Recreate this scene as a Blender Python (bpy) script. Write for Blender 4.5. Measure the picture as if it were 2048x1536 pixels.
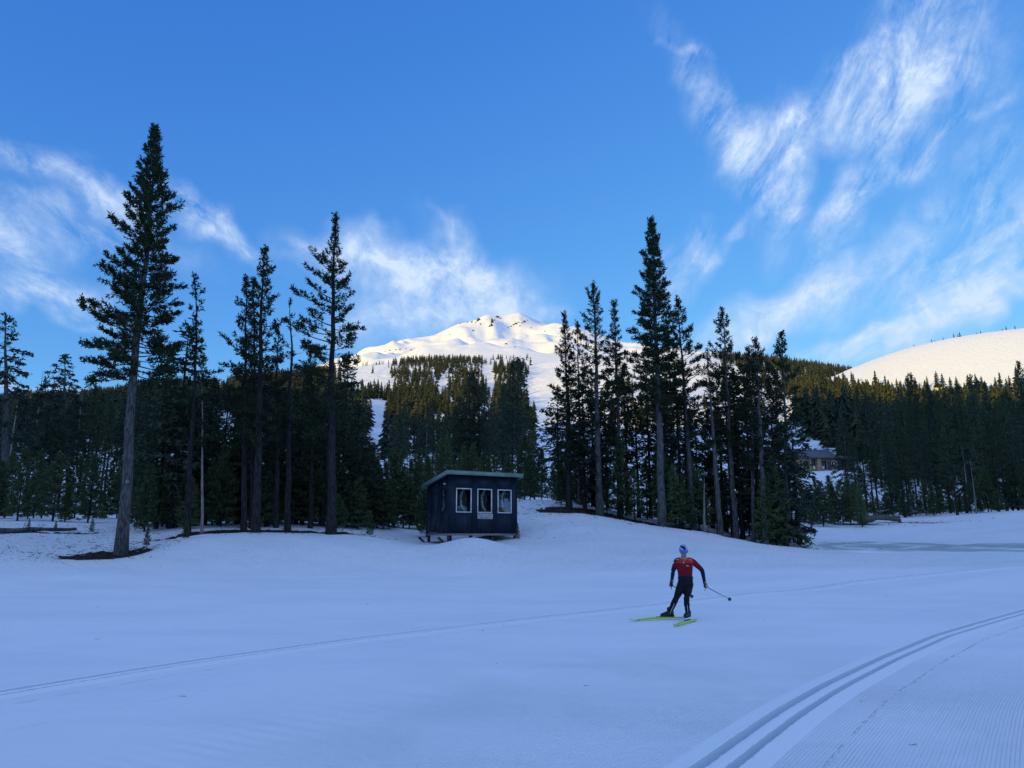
import bpy, bmesh, math, random
import numpy as np
from mathutils import Vector, Matrix

for o in list(bpy.data.objects):
    bpy.data.objects.remove(o, do_unlink=True)
scene = bpy.context.scene
COL = scene.collection

# ------------------------------------------------------------------ camera
CAM_H = 1.65
F = 1480.0                      # focal length in pixels of the 2048 px wide photograph
PITCH = math.atan(302.0 / F)    # camera tipped up: the horizon lies at row 1070
cam_data = bpy.data.cameras.new('camera')
cam_data.sensor_width = 36.0
cam_data.lens = 36.0 * F / 2048.0
cam_data.clip_start = 0.1
cam_data.clip_end = 20000.0
cam = bpy.data.objects.new('camera', cam_data)
COL.objects.link(cam)
cam.location = (0, 0, CAM_H)
cam.rotation_euler = (math.pi / 2 + PITCH, 0, 0)
scene.camera = cam

# ------------------------------------------------------------------ light
SUN_EL = math.radians(7.0)
SUN_AZ = math.radians(45.0)     # behind the camera, this far round to the left
SUN_STRENGTH = 3.4
SKY_STRENGTH = 0.12
EXPOSURE = 0.44
to_sun = Vector((-math.sin(SUN_AZ) * math.cos(SUN_EL), -math.cos(SUN_AZ) * math.cos(SUN_EL), math.sin(SUN_EL)))
sun_data = bpy.data.lights.new('sun', 'SUN')
sun_data.energy = SUN_STRENGTH
sun_data.angle = math.radians(0.55)
sun_data.color = (1.0, 0.66, 0.04)
sun = bpy.data.objects.new('sun', sun_data)
COL.objects.link(sun)
sun.rotation_euler = to_sun.to_track_quat('Z', 'Y').to_euler()
sun.location = to_sun * 500

scene.view_settings.view_transform = 'Standard'
scene.view_settings.look = 'None'
scene.view_settings.gamma = 1.0
scene.view_settings.exposure = EXPOSURE
scene.view_settings.use_curve_mapping = False
scene.render.engine = 'CYCLES'
cy = scene.cycles
cy.max_bounces = 5
cy.diffuse_bounces = 3
cy.glossy_bounces = 2
cy.transmission_bounces = 4
cy.transparent_max_bounces = 6
cy.sample_clamp_indirect = 6.0
cy.caustics_reflective = False
cy.caustics_refractive = False
cy.use_denoising = True
cy.denoiser = 'OPENIMAGEDENOISE'
cy.denoising_input_passes = 'RGB_ALBEDO_NORMAL'
cy.denoising_prefilter = 'ACCURATE'


def pdir(px, py):
    """unit-forward direction of a photograph pixel (2048 x 1536)"""
    u = (px - 1024.0) / F
    v = (768.0 - py) / F
    c, s = math.cos(PITCH), math.sin(PITCH)
    return np.array([u, c - v * s, s + v * c])


def gp(px, py, r):
    """point on the pixel's ray at horizontal range r"""
    d = pdir(px, py)
    k = r / math.hypot(d[0], d[1])
    return np.array([d[0] * k, d[1] * k, CAM_H + d[2] * k])


def paz(px, py=1000.0):
    d = pdir(px, py)
    return math.atan2(d[0], d[1])


def pel(px, py):
    d = pdir(px, py)
    return math.atan2(d[2], math.hypot(d[0], d[1]))


# ------------------------------------------------------------------ sky
world = bpy.data.worlds.new('World')
scene.world = world
world.use_nodes = True
wt = world.node_tree
for n in list(wt.nodes):
    wt.nodes.remove(n)


def N(tree, kind, **kw):
    n = tree.nodes.new(kind)
    for k, v in kw.items():
        setattr(n, k, v)
    return n


def math_node(tree, op, a, b=None, clamp=False):
    n = N(tree, 'ShaderNodeMath', operation=op)
    n.use_clamp = clamp
    for i, val in enumerate((a, b)):
        if val is None:
            continue
        if isinstance(val, (int, float)):
            n.inputs[i].default_value = val
        else:
            tree.links.new(val, n.inputs[i])
    return n.outputs[0]


def map_range(tree, val, a, b, c=0.0, d=1.0, smooth=True):
    n = N(tree, 'ShaderNodeMapRange')
    n.interpolation_type = 'SMOOTHSTEP' if smooth else 'LINEAR'
    tree.links.new(val, n.inputs['Value'])
    n.inputs['From Min'].default_value = a
    n.inputs['From Max'].default_value = b
    n.inputs['To Min'].default_value = c
    n.inputs['To Max'].default_value = d
    return n.outputs['Result']


def build_sky():
    t = wt
    L = t.links.new
    sky = N(t, 'ShaderNodeTexSky', sky_type='NISHITA')
    sky.sun_disc = False
    sky.sun_elevation = SUN_EL
    # Blender's sky: rotation 0 puts the sun at +Y, positive turns towards +X
    sky.sun_rotation = math.radians(180.0) + SUN_AZ
    sky.altitude = 1900.0
    sky.air_density = 1.0
    sky.dust_density = 0.0
    sky.ozone_density = 3.0
    # tone of the sky: a phone camera's soft, deep blue rendering of it, channel by channel
    sc_ = N(t, 'ShaderNodeSeparateColor')
    L(sky.outputs['Color'], sc_.inputs[0])
    cc_ = N(t, 'ShaderNodeCombineColor')
    for i, (g_, k_) in enumerate(((1.10, 1.17), (0.78, 1.73), (0.37, 3.60))):
        v_ = math_node(t, 'MINIMUM', math_node(t, 'MULTIPLY', math_node(t, 'POWER', sc_.outputs[i], g_), k_), 9.0)
        L(v_, cc_.inputs[i])
    base = cc_.outputs[0]

    tc = N(t, 'ShaderNodeTexCoord')
    sep = N(t, 'ShaderNodeSeparateXYZ')
    L(tc.outputs['Generated'], sep.inputs[0])
    az = math_node(t, 'ARCTAN2', sep.outputs['X'], sep.outputs['Y'])
    el = math_node(t, 'ARCSINE', sep.outputs['Z'])
    ae = N(t, 'ShaderNodeCombineXYZ')
    L(az, ae.inputs[0])
    L(el, ae.inputs[1])

    # one shared warp makes every edge wander
    wn = N(t, 'ShaderNodeTexNoise', noise_dimensions='2D')
    wn.inputs['Scale'].default_value = 11.0
    wn.inputs['Detail'].default_value = 2.5
    L(ae.outputs[0], wn.inputs['Vector'])
    ws = N(t, 'ShaderNodeVectorMath', operation='SUBTRACT')
    L(wn.outputs['Color'], ws.inputs[0])
    ws.inputs[1].default_value = (0.5, 0.5, 0.5)
    wm = N(t, 'ShaderNodeVectorMath', operation='SCALE')
    L(ws.outputs[0], wm.inputs[0])
    wm.inputs['Scale'].default_value = 0.075
    wa = N(t, 'ShaderNodeVectorMath', operation='ADD')
    L(ae.outputs[0], wa.inputs[0])
    L(wm.outputs[0], wa.inputs[1])
    pos = wa.outputs[0]

    def patches(items):
        total = None
        for (px, py, a, b, rot, amp) in items:
            mp = N(t, 'ShaderNodeMapping', vector_type='TEXTURE')
            e = pel(px, py)
            mp.inputs['Location'].default_value = (paz(px, py), e, 0)
            mp.inputs['Rotation'].default_value = (0, 0, math.radians(rot))
            mp.inputs['Scale'].default_value = (a / F * 1.25, b / F * 1.2, 1)
            L(pos, mp.inputs['Vector'])
            ln = N(t, 'ShaderNodeVectorMath', operation='LENGTH')
            L(mp.outputs[0], ln.inputs[0])
            m = map_range(t, ln.outputs['Value'], 1.25, 0.0, 0.0, amp)
            total = m if total is None else math_node(t, 'ADD', total, m)
        return total

    def fibres(rot, stretch, scale, detail, distort):
        mp = N(t, 'ShaderNodeMapping', vector_type='TEXTURE')
        mp.inputs['Rotation'].default_value = (0, 0, math.radians(rot))
        mp.inputs['Scale'].default_value = (stretch, 1.0, 1.0)
        L(ae.outputs[0], mp.inputs['Vector'])
        nz = N(t, 'ShaderNodeTexNoise', noise_dimensions='2D')
        nz.inputs['Scale'].default_value = scale
        nz.inputs['Detail'].default_value = detail
        nz.inputs['Roughness'].default_value = 0.70
        nz.inputs['Distortion'].default_value = distort
        L(mp.outputs[0], nz.inputs['Vector'])
        return nz.outputs['Fac']

    groups = []
    right_high = [(1462, 265, 200, 45, -56, .75), (1640, 215, 175, 55, 18, .8), (1800, 195, 110, 50, 20, .75),
                  (1860, 80, 190, 110, 62, .75), (1565, 360, 120, 42, 78, .85), (1370, 105, 60, 8, -12, .5)]
    right_low = [(1700, 405, 150, 42, 52, .8), (1850, 320, 190, 22, 24, .5), (1905, 455, 170, 62, 42, .85),
                 (1408, 500, 55, 26, 82, .85), (1480, 465, 60, 10, 48, .45), (1990, 520, 150, 55, 36, .7),
                 (1358, 560, 70, 38, 80, .45)]
    bands = [(1590, 615, 240, 48, 22, 1.35), (1880, 625, 270, 38, 17, 1.4), (1990, 600, 130, 26, 8, .8), (1770, 560, 110, 18, 38, .5),
             (1700, 680, 190, 16, 20, .5)]
    left = [(60, 328, 115, 26, -12, .8), (215, 390, 85, 26, -27, .9), (430, 458, 130, 32, -23, 1.1),
            (60, 525, 110, 46, -34, .85), (40, 590, 110, 26, 6, .85), (150, 645, 90, 9, -5, .4),
            (60, 430, 190, 40, -8, .4), (240, 470, 170, 30, -10, .3), (30, 778, 150, 12, 0, .9)]
    mid = [(775, 520, 180, 54, -4, 1.7), (930, 515, 100, 54, -38, 1.4), (890, 450, 46, 12, -55, .4),
           (880, 590, 195, 70, 0, 1.0), (845, 655, 190, 48, 8, 1.0), (1050, 612, 80, 26, -8, .8), (640, 485, 80, 12, -12, .45)]
    # outside the picture the same kind of thin cirrus goes on
    d_az = math_node(t, 'SUBTRACT', math_node(t, 'ABSOLUTE', az), 0.92)
    d_el = math_node(t, 'SUBTRACT', el, 0.80)
    outside = map_range(t, math_node(t, 'MAXIMUM', d_az, d_el), 0.0, 0.25, 0.0, 0.84)
    f_right = fibres(54, 2.4, 21.0, 8.0, 0.25)
    f_left = fibres(-26, 2.4, 20.0, 7.0, 0.25)
    groups.append((patches(right_high + right_low), f_right, 3.9))
    groups.append((patches(bands), fibres(24, 2.2, 13.0, 7.0, 0.25), 2.6))
    groups.append((patches(left), f_left, 3.6))
    groups.append((patches(mid), fibres(-10, 1.1, 12.0, 7.0, 0.2), 2.0))
    groups.append((outside, math_node(t, 'MULTIPLY', math_node(t, 'ADD', f_left, f_right), 0.5), 3.9))
    cov = None
    for m, f, con in groups:
        # coverage: patch strength eaten into by the fibre noise
        k = math_node(t, 'MULTIPLY', math_node(t, 'SUBTRACT', f, 0.52), con)
        d = math_node(t, 'MULTIPLY', m, math_node(t, 'ADD', k, 0.72))
        d = map_range(t, d, 0.0, 1.35, 0.0, 1.0, smooth=False)
        cov = d if cov is None else math_node(t, 'MAXIMUM', cov, d)
    # small curdled texture over the streaks
    cn = N(t, 'ShaderNodeTexNoise', noise_dimensions='2D')
    cn.inputs['Scale'].default_value = 34.0
    cn.inputs['Detail'].default_value = 4.0
    cn.inputs['Roughness'].default_value = 0.6
    L(pos, cn.inputs['Vector'])
    cov = math_node(t, 'MULTIPLY', cov, map_range(t, cn.outputs['Fac'], 0.30, 0.70, 0.62, 1.22, smooth=False), clamp=True)
    cm = N(t, 'ShaderNodeMix', data_type='RGBA')
    L(cov, cm.inputs['Factor'])
    L(base, cm.inputs['A'])
    cm.inputs['B'].default_value = (CLOUD[0], CLOUD[1], CLOUD[2], 1)
    bg = N(t, 'ShaderNodeBackground')
    bg.inputs['Strength'].default_value = SKY_STRENGTH
    L(cm.outputs['Result'], bg.inputs['Color'])
    out = N(t, 'ShaderNodeOutputWorld')
    L(bg.outputs[0], out.inputs['Surface'])


CLOUD = (4.0, 4.95, 6.4)
build_sky()
world.cycles.sampling_method = 'NONE'

# ------------------------------------------------------------------ helpers
def tag(o, label=None, cat=None, group=None, kind=None):
    if label:
        o['label'] = label
    if cat:
        o['category'] = cat
    if group:
        o['group'] = group
    if kind:
        o['kind'] = kind
    return o


def link(o, parent=None):
    COL.objects.link(o)
    if parent is not None:
        o.parent = parent
    return o


def np_mesh(name, verts, faces, mats=(), smooth=False, mat_idx=None):
    """mesh from numpy arrays; faces is an (n,3) or (n,4) int array"""
    verts = np.ascontiguousarray(verts, dtype=np.float32)
    faces = np.ascontiguousarray(faces, dtype=np.int32)
    me = bpy.data.meshes.new(name)
    k = faces.shape[1]
    me.vertices.add(len(verts))
    me.vertices.foreach_set('co', verts.ravel())
    me.loops.add(faces.size)
    me.loops.foreach_set('vertex_index', faces.ravel())
    me.polygons.add(len(faces))
    me.polygons.foreach_set('loop_start', np.arange(0, faces.size, k, dtype=np.int32))
    me.polygons.foreach_set('loop_total', np.full(len(faces), k, dtype=np.int32))
    if smooth:
        me.polygons.foreach_set('use_smooth', np.ones(len(faces), dtype=bool))
    for m in mats:
        me.materials.append(m)
    if mat_idx is not None:
        me.polygons.foreach_set('material_index', np.ascontiguousarray(mat_idx, dtype=np.int32))
    me.update(calc_edges=True)
    return me


def attr(me, name, vals):
    a = me.attributes.new(name, 'FLOAT', 'POINT')
    a.data.foreach_set('value', np.ascontiguousarray(vals, dtype=np.float32))


def sstep(a, b, x):
    t = np.clip((x - a) / (b - a), 0, 1)
    return t * t * (3 - 2 * t)


def _hash(ix, iy, seed):
    h = (ix.astype(np.int64) * 374761393 + iy.astype(np.int64) * 668265263 + seed * 1274126177) & 0xFFFFFFFF
    h = ((h ^ (h >> 13)) * 1274126177) & 0xFFFFFFFF
    h = h ^ (h >> 16)
    return (h & 0xFFFF).astype(np.float64) / 65535.0


def vnoise(x, y, seed=0):
    ix, iy = np.floor(x), np.floor(y)
    fx, fy = x - ix, y - iy
    fx, fy = fx * fx * fx * (fx * (fx * 6 - 15) + 10), fy * fy * fy * (fy * (fy * 6 - 15) + 10)
    a, b = _hash(ix, iy, seed), _hash(ix + 1, iy, seed)
    c, d = _hash(ix, iy + 1, seed), _hash(ix + 1, iy + 1, seed)
    return (a + (b - a) * fx + (c - a) * fy + (a - b - c + d) * fx * fy) * 2 - 1


def fbm(x, y, scale, octv=4, seed=0, gain=0.5):
    out = np.zeros_like(x)
    amp, tot = 1.0, 0.0
    ca, sa = math.cos(0.6), math.sin(0.6)
    x, y = x / scale, y / scale
    for i in range(octv):
        out += amp * vnoise(x, y, seed + i)
        tot += amp
        amp *= gain
        x, y = (x * ca - y * sa) * 2.03 + 11.3, (x * sa + y * ca) * 2.03 + 5.7
    return out / tot


def blur1(a, s, axis):
    n = max(1, int(3 * s))
    k = np.exp(-0.5 * (np.arange(-n, n + 1) / s) ** 2)
    k /= k.sum()
    pad = [(0, 0), (0, 0)]
    pad[axis] = (n, n)
    ap = np.pad(a, pad, mode='edge')
    return np.apply_along_axis(lambda v: np.convolve(v, k, mode='valid'), axis, ap)


# ------------------------------------------------------------------ terrain heights
T_COLS = [-700, -200, 0, 150, 250, 400, 550, 700, 850, 950, 1040, 1150, 1300, 1400, 1500, 1570, 1650, 1750, 1900, 2048, 2300, 2800]
T_ROWS = {
    31: [1158, 1158, 1158, 1160, 1160, 1160, 1158, 1155, 1152, 1152, 1150, 1150, 1150, 1148, 1146, 1144, 1142, 1140, 1138, 1136, 1136, 1136],
    34: [1124, 1124, 1124, 1122, 1110, 1080, 1074, 1076, 1094, 1079, 1098, 1108, 1108, 1112, 1114, 1118, 1122, 1124, 1124, 1124, 1124, 1124],
    36: [1108, 1108, 1108, 1108, 1098, 1074, 1069, 1072, 1097, 1095, 1097, 1096, 1094, 1100, 1106, 1112, 1116, 1118, 1118, 1116, 1116, 1116],
    39: [1090, 1090, 1090, 1092, 1084, 1062, 1058, 1062, 1092, 1090, 1078, 1068, 1074, 1084, 1096, 1106, 1110, 1112, 1112, 1110, 1110, 1110],
    45: [1052, 1052, 1054, 1056, 1056, 1050, 1048, 1052, 1064, 1052, 1024, 1016, 1048, 1060, 1086, 1094, 1102, 1102, 1102, 1100, 1100, 1100],
    52: [1042, 1042, 1042, 1044, 1046, 1044, 1042, 1044, 1050, 1024, 998, 1002, 1040, 1050, 1074, 1080, 1093, 1095, 1094, 1092, 1092, 1092],
    62: [1036, 1036, 1036, 1037, 1038, 1037, 1036, 1036, 1034, 1012, 1000, 1004, 1032, 1042, 1062, 1066, 1072, 1080, 1080, 1078, 1078, 1078],
    75: [1020, 1020, 1020, 1025, 1030, 1030, 1030, 1025, 1015, 1005, 998, 1002, 1020, 1030, 1046, 1048, 1044, 1046, 1050, 1040, 1040, 1040],
    88: [1005, 1005, 1005, 1010, 1012, 1010, 1010, 1005, 1000, 992, 988, 992, 1009, 1016, 1026, 1028, 1026, 1036, 1029, 1019, 1019, 1019],
    105: [990, 990, 990, 995, 995, 990, 990, 985, 985, 980, 978, 982, 998, 1003, 1008, 1010, 1005, 1028, 1025, 1021, 1021, 1021],
    150: [960, 960, 960, 960, 955, 942, 945, 950, 950, 947, 944, 948, 958, 960, 960, 965, 962, 975, 1000, 1005, 1005, 1005],
    250: [915, 915, 915, 905, 900, 895, 895, 900, 905, 905, 905, 900, 900, 900, 900, 895, 888, 900, 920, 925, 930, 935],
    400: [870, 870, 870, 860, 850, 845, 850, 855, 862, 862, 858, 852, 850, 848, 848, 842, 838, 848, 858, 862, 870, 880],
    700: [840, 840, 835, 820, 808, 800, 797, 796, 800, 800, 798, 788, 782, 778, 778, 776, 786, 800, 810, 820, 830, 840],
    1250: [810, 810, 805, 796, 788, 776, 755, 733, 722, 720, 718, 714, 704, 706, 717, 725, 735, 748, 790, 800, 810, 820],
    1700: [820, 820, 815, 806, 798, 786, 765, 743, 732, 730, 728, 724, 724, 730, 740, 750, 760, 775, 800, 810, 820, 830],
    6000: [960, 960, 960, 960, 960, 960, 960, 960, 960, 960, 960, 960, 960, 960, 960, 960, 960, 960, 960, 960, 960, 960],
}


def make_table():
    az_c = np.array([paz(c) for c in T_COLS])
    rs = [0.5, 8, 16, 26] + sorted(T_ROWS)
    Z = np.zeros((len(rs), len(T_COLS)))
    Z[1], Z[2], Z[3] = -0.07, -0.19, -0.12
    for i, r in enumerate(rs):
        if r in T_ROWS:
            for j, c in enumerate(T_COLS):
                cc = min(max(c, -100), 2150)
                Z[i, j] = CAM_H + r * math.tan(pel(cc, T_ROWS[r][j]))
    lr = np.log(np.array(rs, dtype=float))
    gr = np.linspace(math.log(0.5), math.log(6000), 1100)
    ga = np.linspace(az_c[0], az_c[-1], 420)
    Z1 = np.array([np.interp(gr, lr, Z[:, j]) for j in range(Z.shape[1])]).T
    Z2 = np.array([np.interp(ga, az_c, Z1[i]) for i in range(Z1.shape[0])])
    Z2 = blur1(Z2, 3.2, 0)
    Z2 = blur1(Z2, 4.0, 1)
    return gr, ga, Z2


G_R, G_A, G_Z = make_table()


def table_h(r, az):
    lr = np.clip(np.log(np.maximum(r, 0.5)), G_R[0], G_R[-1] - 1e-6)
    fi = (lr - G_R[0]) / (G_R[1] - G_R[0])
    azc = np.clip(az, G_A[0], G_A[-1] - 1e-6)
    fj = (azc - G_A[0]) / (G_A[1] - G_A[0])
    i = np.minimum(fi.astype(int), len(G_R) - 2)
    j = np.minimum(fj.astype(int), len(G_A) - 2)
    u, v = fi - i, fj - j
    z = (G_Z[i, j] * (1 - u) * (1 - v) + G_Z[i + 1, j] * u * (1 - v) + G_Z[i, j + 1] * (1 - u) * v + G_Z[i + 1, j + 1] * u * v)
    # away from the view the slopes lie down to gentle ground
    side = sstep(math.radians(62), math.radians(120), np.abs(az))
    flat = np.maximum(0, r - 35) * 0.012
    return z * (1 - side) + flat * side


M_SKY = [(-2500, 880), (-700, 870), (0, 850), (400, 815), (560, 768), (640, 742), (700, 722), (745, 703), (790, 697), (860, 675), (900, 656), (920, 647),
         (960, 641), (1000, 634), (1025, 629), (1040, 627), (1056, 633), (1075, 641), (1110, 650), (1150, 662), (1200, 676),
         (1260, 691), (1330, 703), (1400, 718), (1500, 745), (1600, 775), (2600, 840)]
M_AZ = np.array([paz(c, r) for c, r in M_SKY])
M_EL = np.array([math.tan(pel(c, r)) for c, r in M_SKY])
R_SKY, R_FOOT = 3000.0, 1250.0


def mountain_h(r, az, x, y, tz):
    zs = np.interp(az, M_AZ, M_EL) * R_SKY + CAM_H
    foot = np.interp(az, [paz(c) for c in T_COLS], [CAM_H + R_FOOT * math.tan(pel(min(max(c, -100), 2150), q)) for c, q in zip(T_COLS, T_ROWS[1250])])
    t = (r - R_FOOT) / (R_SKY - R_FOOT)
    z = foot + (zs - foot) * np.clip(t, 0, 1) ** 1.06
    z = np.where(t > 1, zs - (r - R_SKY) * 0.35, z)
    env = sstep(0.02, 0.25, t) * (1 - 0.9 * sstep(0.62, 0.95, t))
    # knolls, bowls and gullies
    rid = 1 - np.abs(fbm(x + y * 0.25, y * 0.42, 420, 4, 31))
    z = z + env * ((rid - 0.8) * 95 + fbm(x, y, 210, 4, 17) * 40 + (1 - np.abs(fbm(x * 1.3 + y * .2, y * .5, 120, 3, 19))) * 14 - 10)
    for (px, py, rr, h, sa, sr) in ((800, 705, 1950, 3, 130, 210), (905, 712, 1750, 16, 120, 170), (1010, 668, 2450, -24, 90, 230),
                                    (985, 655, 2600, 26, 34, 260), (1085, 668, 2300, 34, 90, 190), (1140, 690, 2000, 26, 100, 160),
                                    (965, 652, 2750, 20, 40, 120), (1035, 640, 2780, 20, 46, 130)):
        a0 = paz(px, py)
        z = z + h * np.exp(-0.5 * (((az - a0) * rr / sa) ** 2 + ((r - rr) / sr) ** 2))
    return np.where(t < 0, -1e4, z)


CONE_R = 930.0
_cd = pdir(2035, 760)
CONE_XY = (_cd[0] / math.hypot(_cd[0], _cd[1]) * CONE_R, _cd[1] / math.hypot(_cd[0], _cd[1]) * CONE_R)
CONE_TOP = CAM_H + (CONE_R - 110) * math.tan(pel(1960, 659))


def cone_h(x, y):
    d = np.hypot((x - CONE_XY[0]), (y - CONE_XY[1]))
    d = d * (1 + 0.05 * np.sin(np.arctan2(y - CONE_XY[1], x - CONE_XY[0]) * 3 + 1.0))
    top = 108.0
    s = np.maximum(0, d - top)
    z = CONE_TOP - 0.5 * np.minimum(d, top) ** 2 / top * 0.05 - (s * 0.52 - 22 * (1 - np.exp(-s / 50.0)) * 0.75)
    return z


RIDGE_R, RIDGE_H = 330.0, 132.0


def shade_ridge_h(x, y):
    """unseen hill added behind the camera, shaped so its shade covers the trail"""
    sx, sy = -math.sin(SUN_AZ), -math.cos(SUN_AZ)
    u = x * sx + y * sy
    v = -x * sy + y * sx
    crest = RIDGE_H - 27 * sstep(-110, -290, v) + 4 * np.sin(v / 90.0 + 0.6) + 3 * np.sin(v / 37.0)
    w = np.where(u < RIDGE_R, 88.0, 160.0)
    z = crest * np.exp(-0.5 * ((u - RIDGE_R) / w) ** 2) * (1 - sstep(700, 1150, np.abs(v)))
    return z


def heights(x, y, owner=False):
    r = np.hypot(x, y)
    az = np.arctan2(x, y)
    tz = table_h(r, az)
    rough = sstep(30.5, 33.0, r)
    z = tz + rough * (1 - sstep(60, 90, r)) * (fbm(x, y, 2.2, 4, 3) * 0.085 + fbm(x, y, 0.55, 2, 9) * 0.02)
    z = z + (1 - rough) * fbm(x * 0.4 + y * 0.3, y, 7.0, 2, 5) * 0.012
    a0 = paz(945, 1085)
    z = z + 0.26 * np.exp(-0.5 * (((az - a0) * r / 1.35) ** 2 + ((r - 34.2) / 0.8) ** 2))
    foot = np.exp(-0.5 * ((r - 30.6 - 0.25 * fbm(x, y, 3.0, 2, 55)) / 0.30) ** 2) * (1 - sstep(0.25, 0.5, az))
    z = z + foot * (0.07 + 0.05 * fbm(x, y, 0.8, 3, 56))
    z = z + sstep(70, 200, r) * (1 - sstep(1500, 1700, r)) * fbm(x, y, 60, 4, 21) * np.minimum(3.5, r * 0.008)
    mz = mountain_h(r, az, x, y, tz)
    cz = cone_h(x, y) + fbm(x, y, 9, 3, 41) * 0.35
    rz = np.where(y < 120, shade_ridge_h(x, y), 0)
    out = z + rz
    own = np.zeros(x.shape, dtype=int)
    own[r > 150] = 1
    far = r > 150
    m = far & (mz > out)
    out = np.where(m, mz, out)
    own[m] = 2
    m = (r > 500) & (cz > out)
    out = np.where(m, cz, out)
    own[m] = 3
    own[(rz > 3)] = 4
    return (out, own) if owner else out


def hz(x, y):
    return float(heights(np.array([float(x)]), np.array([float(y)]))[0])


# ------------------------------------------------------------------ ski tracks (centre lines on the trail)
def flat_pt(px, py):
    """where a pixel's ray meets the trail"""
    d = pdir(px, py)
    z = 0.0
    for _ in range(12):
        k = (z - CAM_H) / d[2]
        x, y = d[0] * k, d[1] * k
        z = 0.5 * z + 0.5 * float(table_h(np.array([math.hypot(x, y)]), np.array([math.atan2(x, y)]))[0])
    return np.array([x, y])


def on_terrain(px, py, r0=120.0, r1=4500.0, n=1500):
    """first point of the far terrain that a pixel's ray meets"""
    d = pdir(px, py)
    h = math.hypot(d[0], d[1])
    r = np.geomspace(r0, r1, n)
    x, y = r * d[0] / h, r * d[1] / h
    z = heights(x, y)
    ok = np.nonzero(z >= CAM_H + r * d[2] / h)[0]
    if not len(ok):
        return None
    k = ok[0]
    return np.array([x[k], y[k], z[k]])


def smooth_curve(pts, n=400, ext=(0, 0)):
    P = np.array(pts, dtype=float)
    # extend past both ends
    P = np.vstack([P[0] + (P[0] - P[1]) / np.linalg.norm(P[0] - P[1]) * ext[0], P, P[-1] + (P[-1] - P[-2]) / np.linalg.norm(P[-1] - P[-2]) * ext[1]])
    s = np.r_[0, np.cumsum(np.linalg.norm(np.diff(P, axis=0), axis=1))]
    g = np.linspace(0, s[-1], n)
    Q = np.c_[np.interp(g, s, P[:, 0]), np.interp(g, s, P[:, 1])]
    for _ in range(3):
        Qp = np.vstack([Q[:1] + (Q[:1] - Q[1:2]) * np.arange(14, 0, -1)[:, None], Q, Q[-1:] + (Q[-1:] - Q[-2:-1]) * np.arange(1, 15)[:, None]])
        k = np.hanning(31)[1:-1]
        k /= k.sum()
        Q = np.c_[np.convolve(Qp[:, 0], k, 'valid'), np.convolve(Qp[:, 1], k, 'valid')]
    return Q


TR_A = smooth_curve([flat_pt(-140, 1437), flat_pt(0, 1410), flat_pt(350, 1347), flat_pt(700, 1293), flat_pt(1024, 1250), flat_pt(1300, 1217), flat_pt(1500, 1191),
                     flat_pt(1700, 1167), flat_pt(1850, 1152), flat_pt(2048, 1134)], 900, (4, 6))
TR_B = smooth_curve([flat_pt(1180, 1780), flat_pt(1345, 1640), flat_pt(1470, 1536), flat_pt(1556, 1467), flat_pt(1665, 1392), flat_pt(1775, 1332), flat_pt(1884, 1280), flat_pt(1994, 1245), flat_pt(2100, 1214), flat_pt(2250, 1180)], 900, (0.5, 6))


def signed_dist(x, y, C):
    """signed distance to a polyline (chunked)"""
    out = np.empty(len(x))
    A = C[:-1:3]
    B = np.vstack([C[3::3], C[-1:]])[:len(A)]
    D = B - A
    L2 = (D ** 2).sum(1) + 1e-12
    for i in range(0, len(x), 20000):
        px, py = x[i:i + 20000, None], y[i:i + 20000, None]
        t = np.clip(((px - A[:, 0]) * D[:, 0] + (py - A[:, 1]) * D[:, 1]) / L2, 0, 1)
        dx, dy = px - (A[:, 0] + t * D[:, 0]), py - (A[:, 1] + t * D[:, 1])
        d2 = dx * dx + dy * dy
        k = d2.argmin(1)
        ii = np.arange(len(k))
        sgn = np.sign(D[k, 0] * dy[ii, k] - D[k, 1] * dx[ii, k])
        out[i:i + 20000] = np.sqrt(d2[ii, k]) * sgn
    return out


# ------------------------------------------------------------------ materials
def new_mat(name, base=(0.5, 0.5, 0.5), rough=0.7, spec=0.3, metal=0.0):
    m = bpy.data.materials.new(name)
    m.use_nodes = True
    b = m.node_tree.nodes['Principled BSDF']
    b.inputs['Base Color'].default_value = (*base, 1)
    b.inputs['Roughness'].default_value = rough
    b.inputs['Specular IOR Level'].default_value = spec
    b.inputs['Metallic'].default_value = metal
    return m


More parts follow.
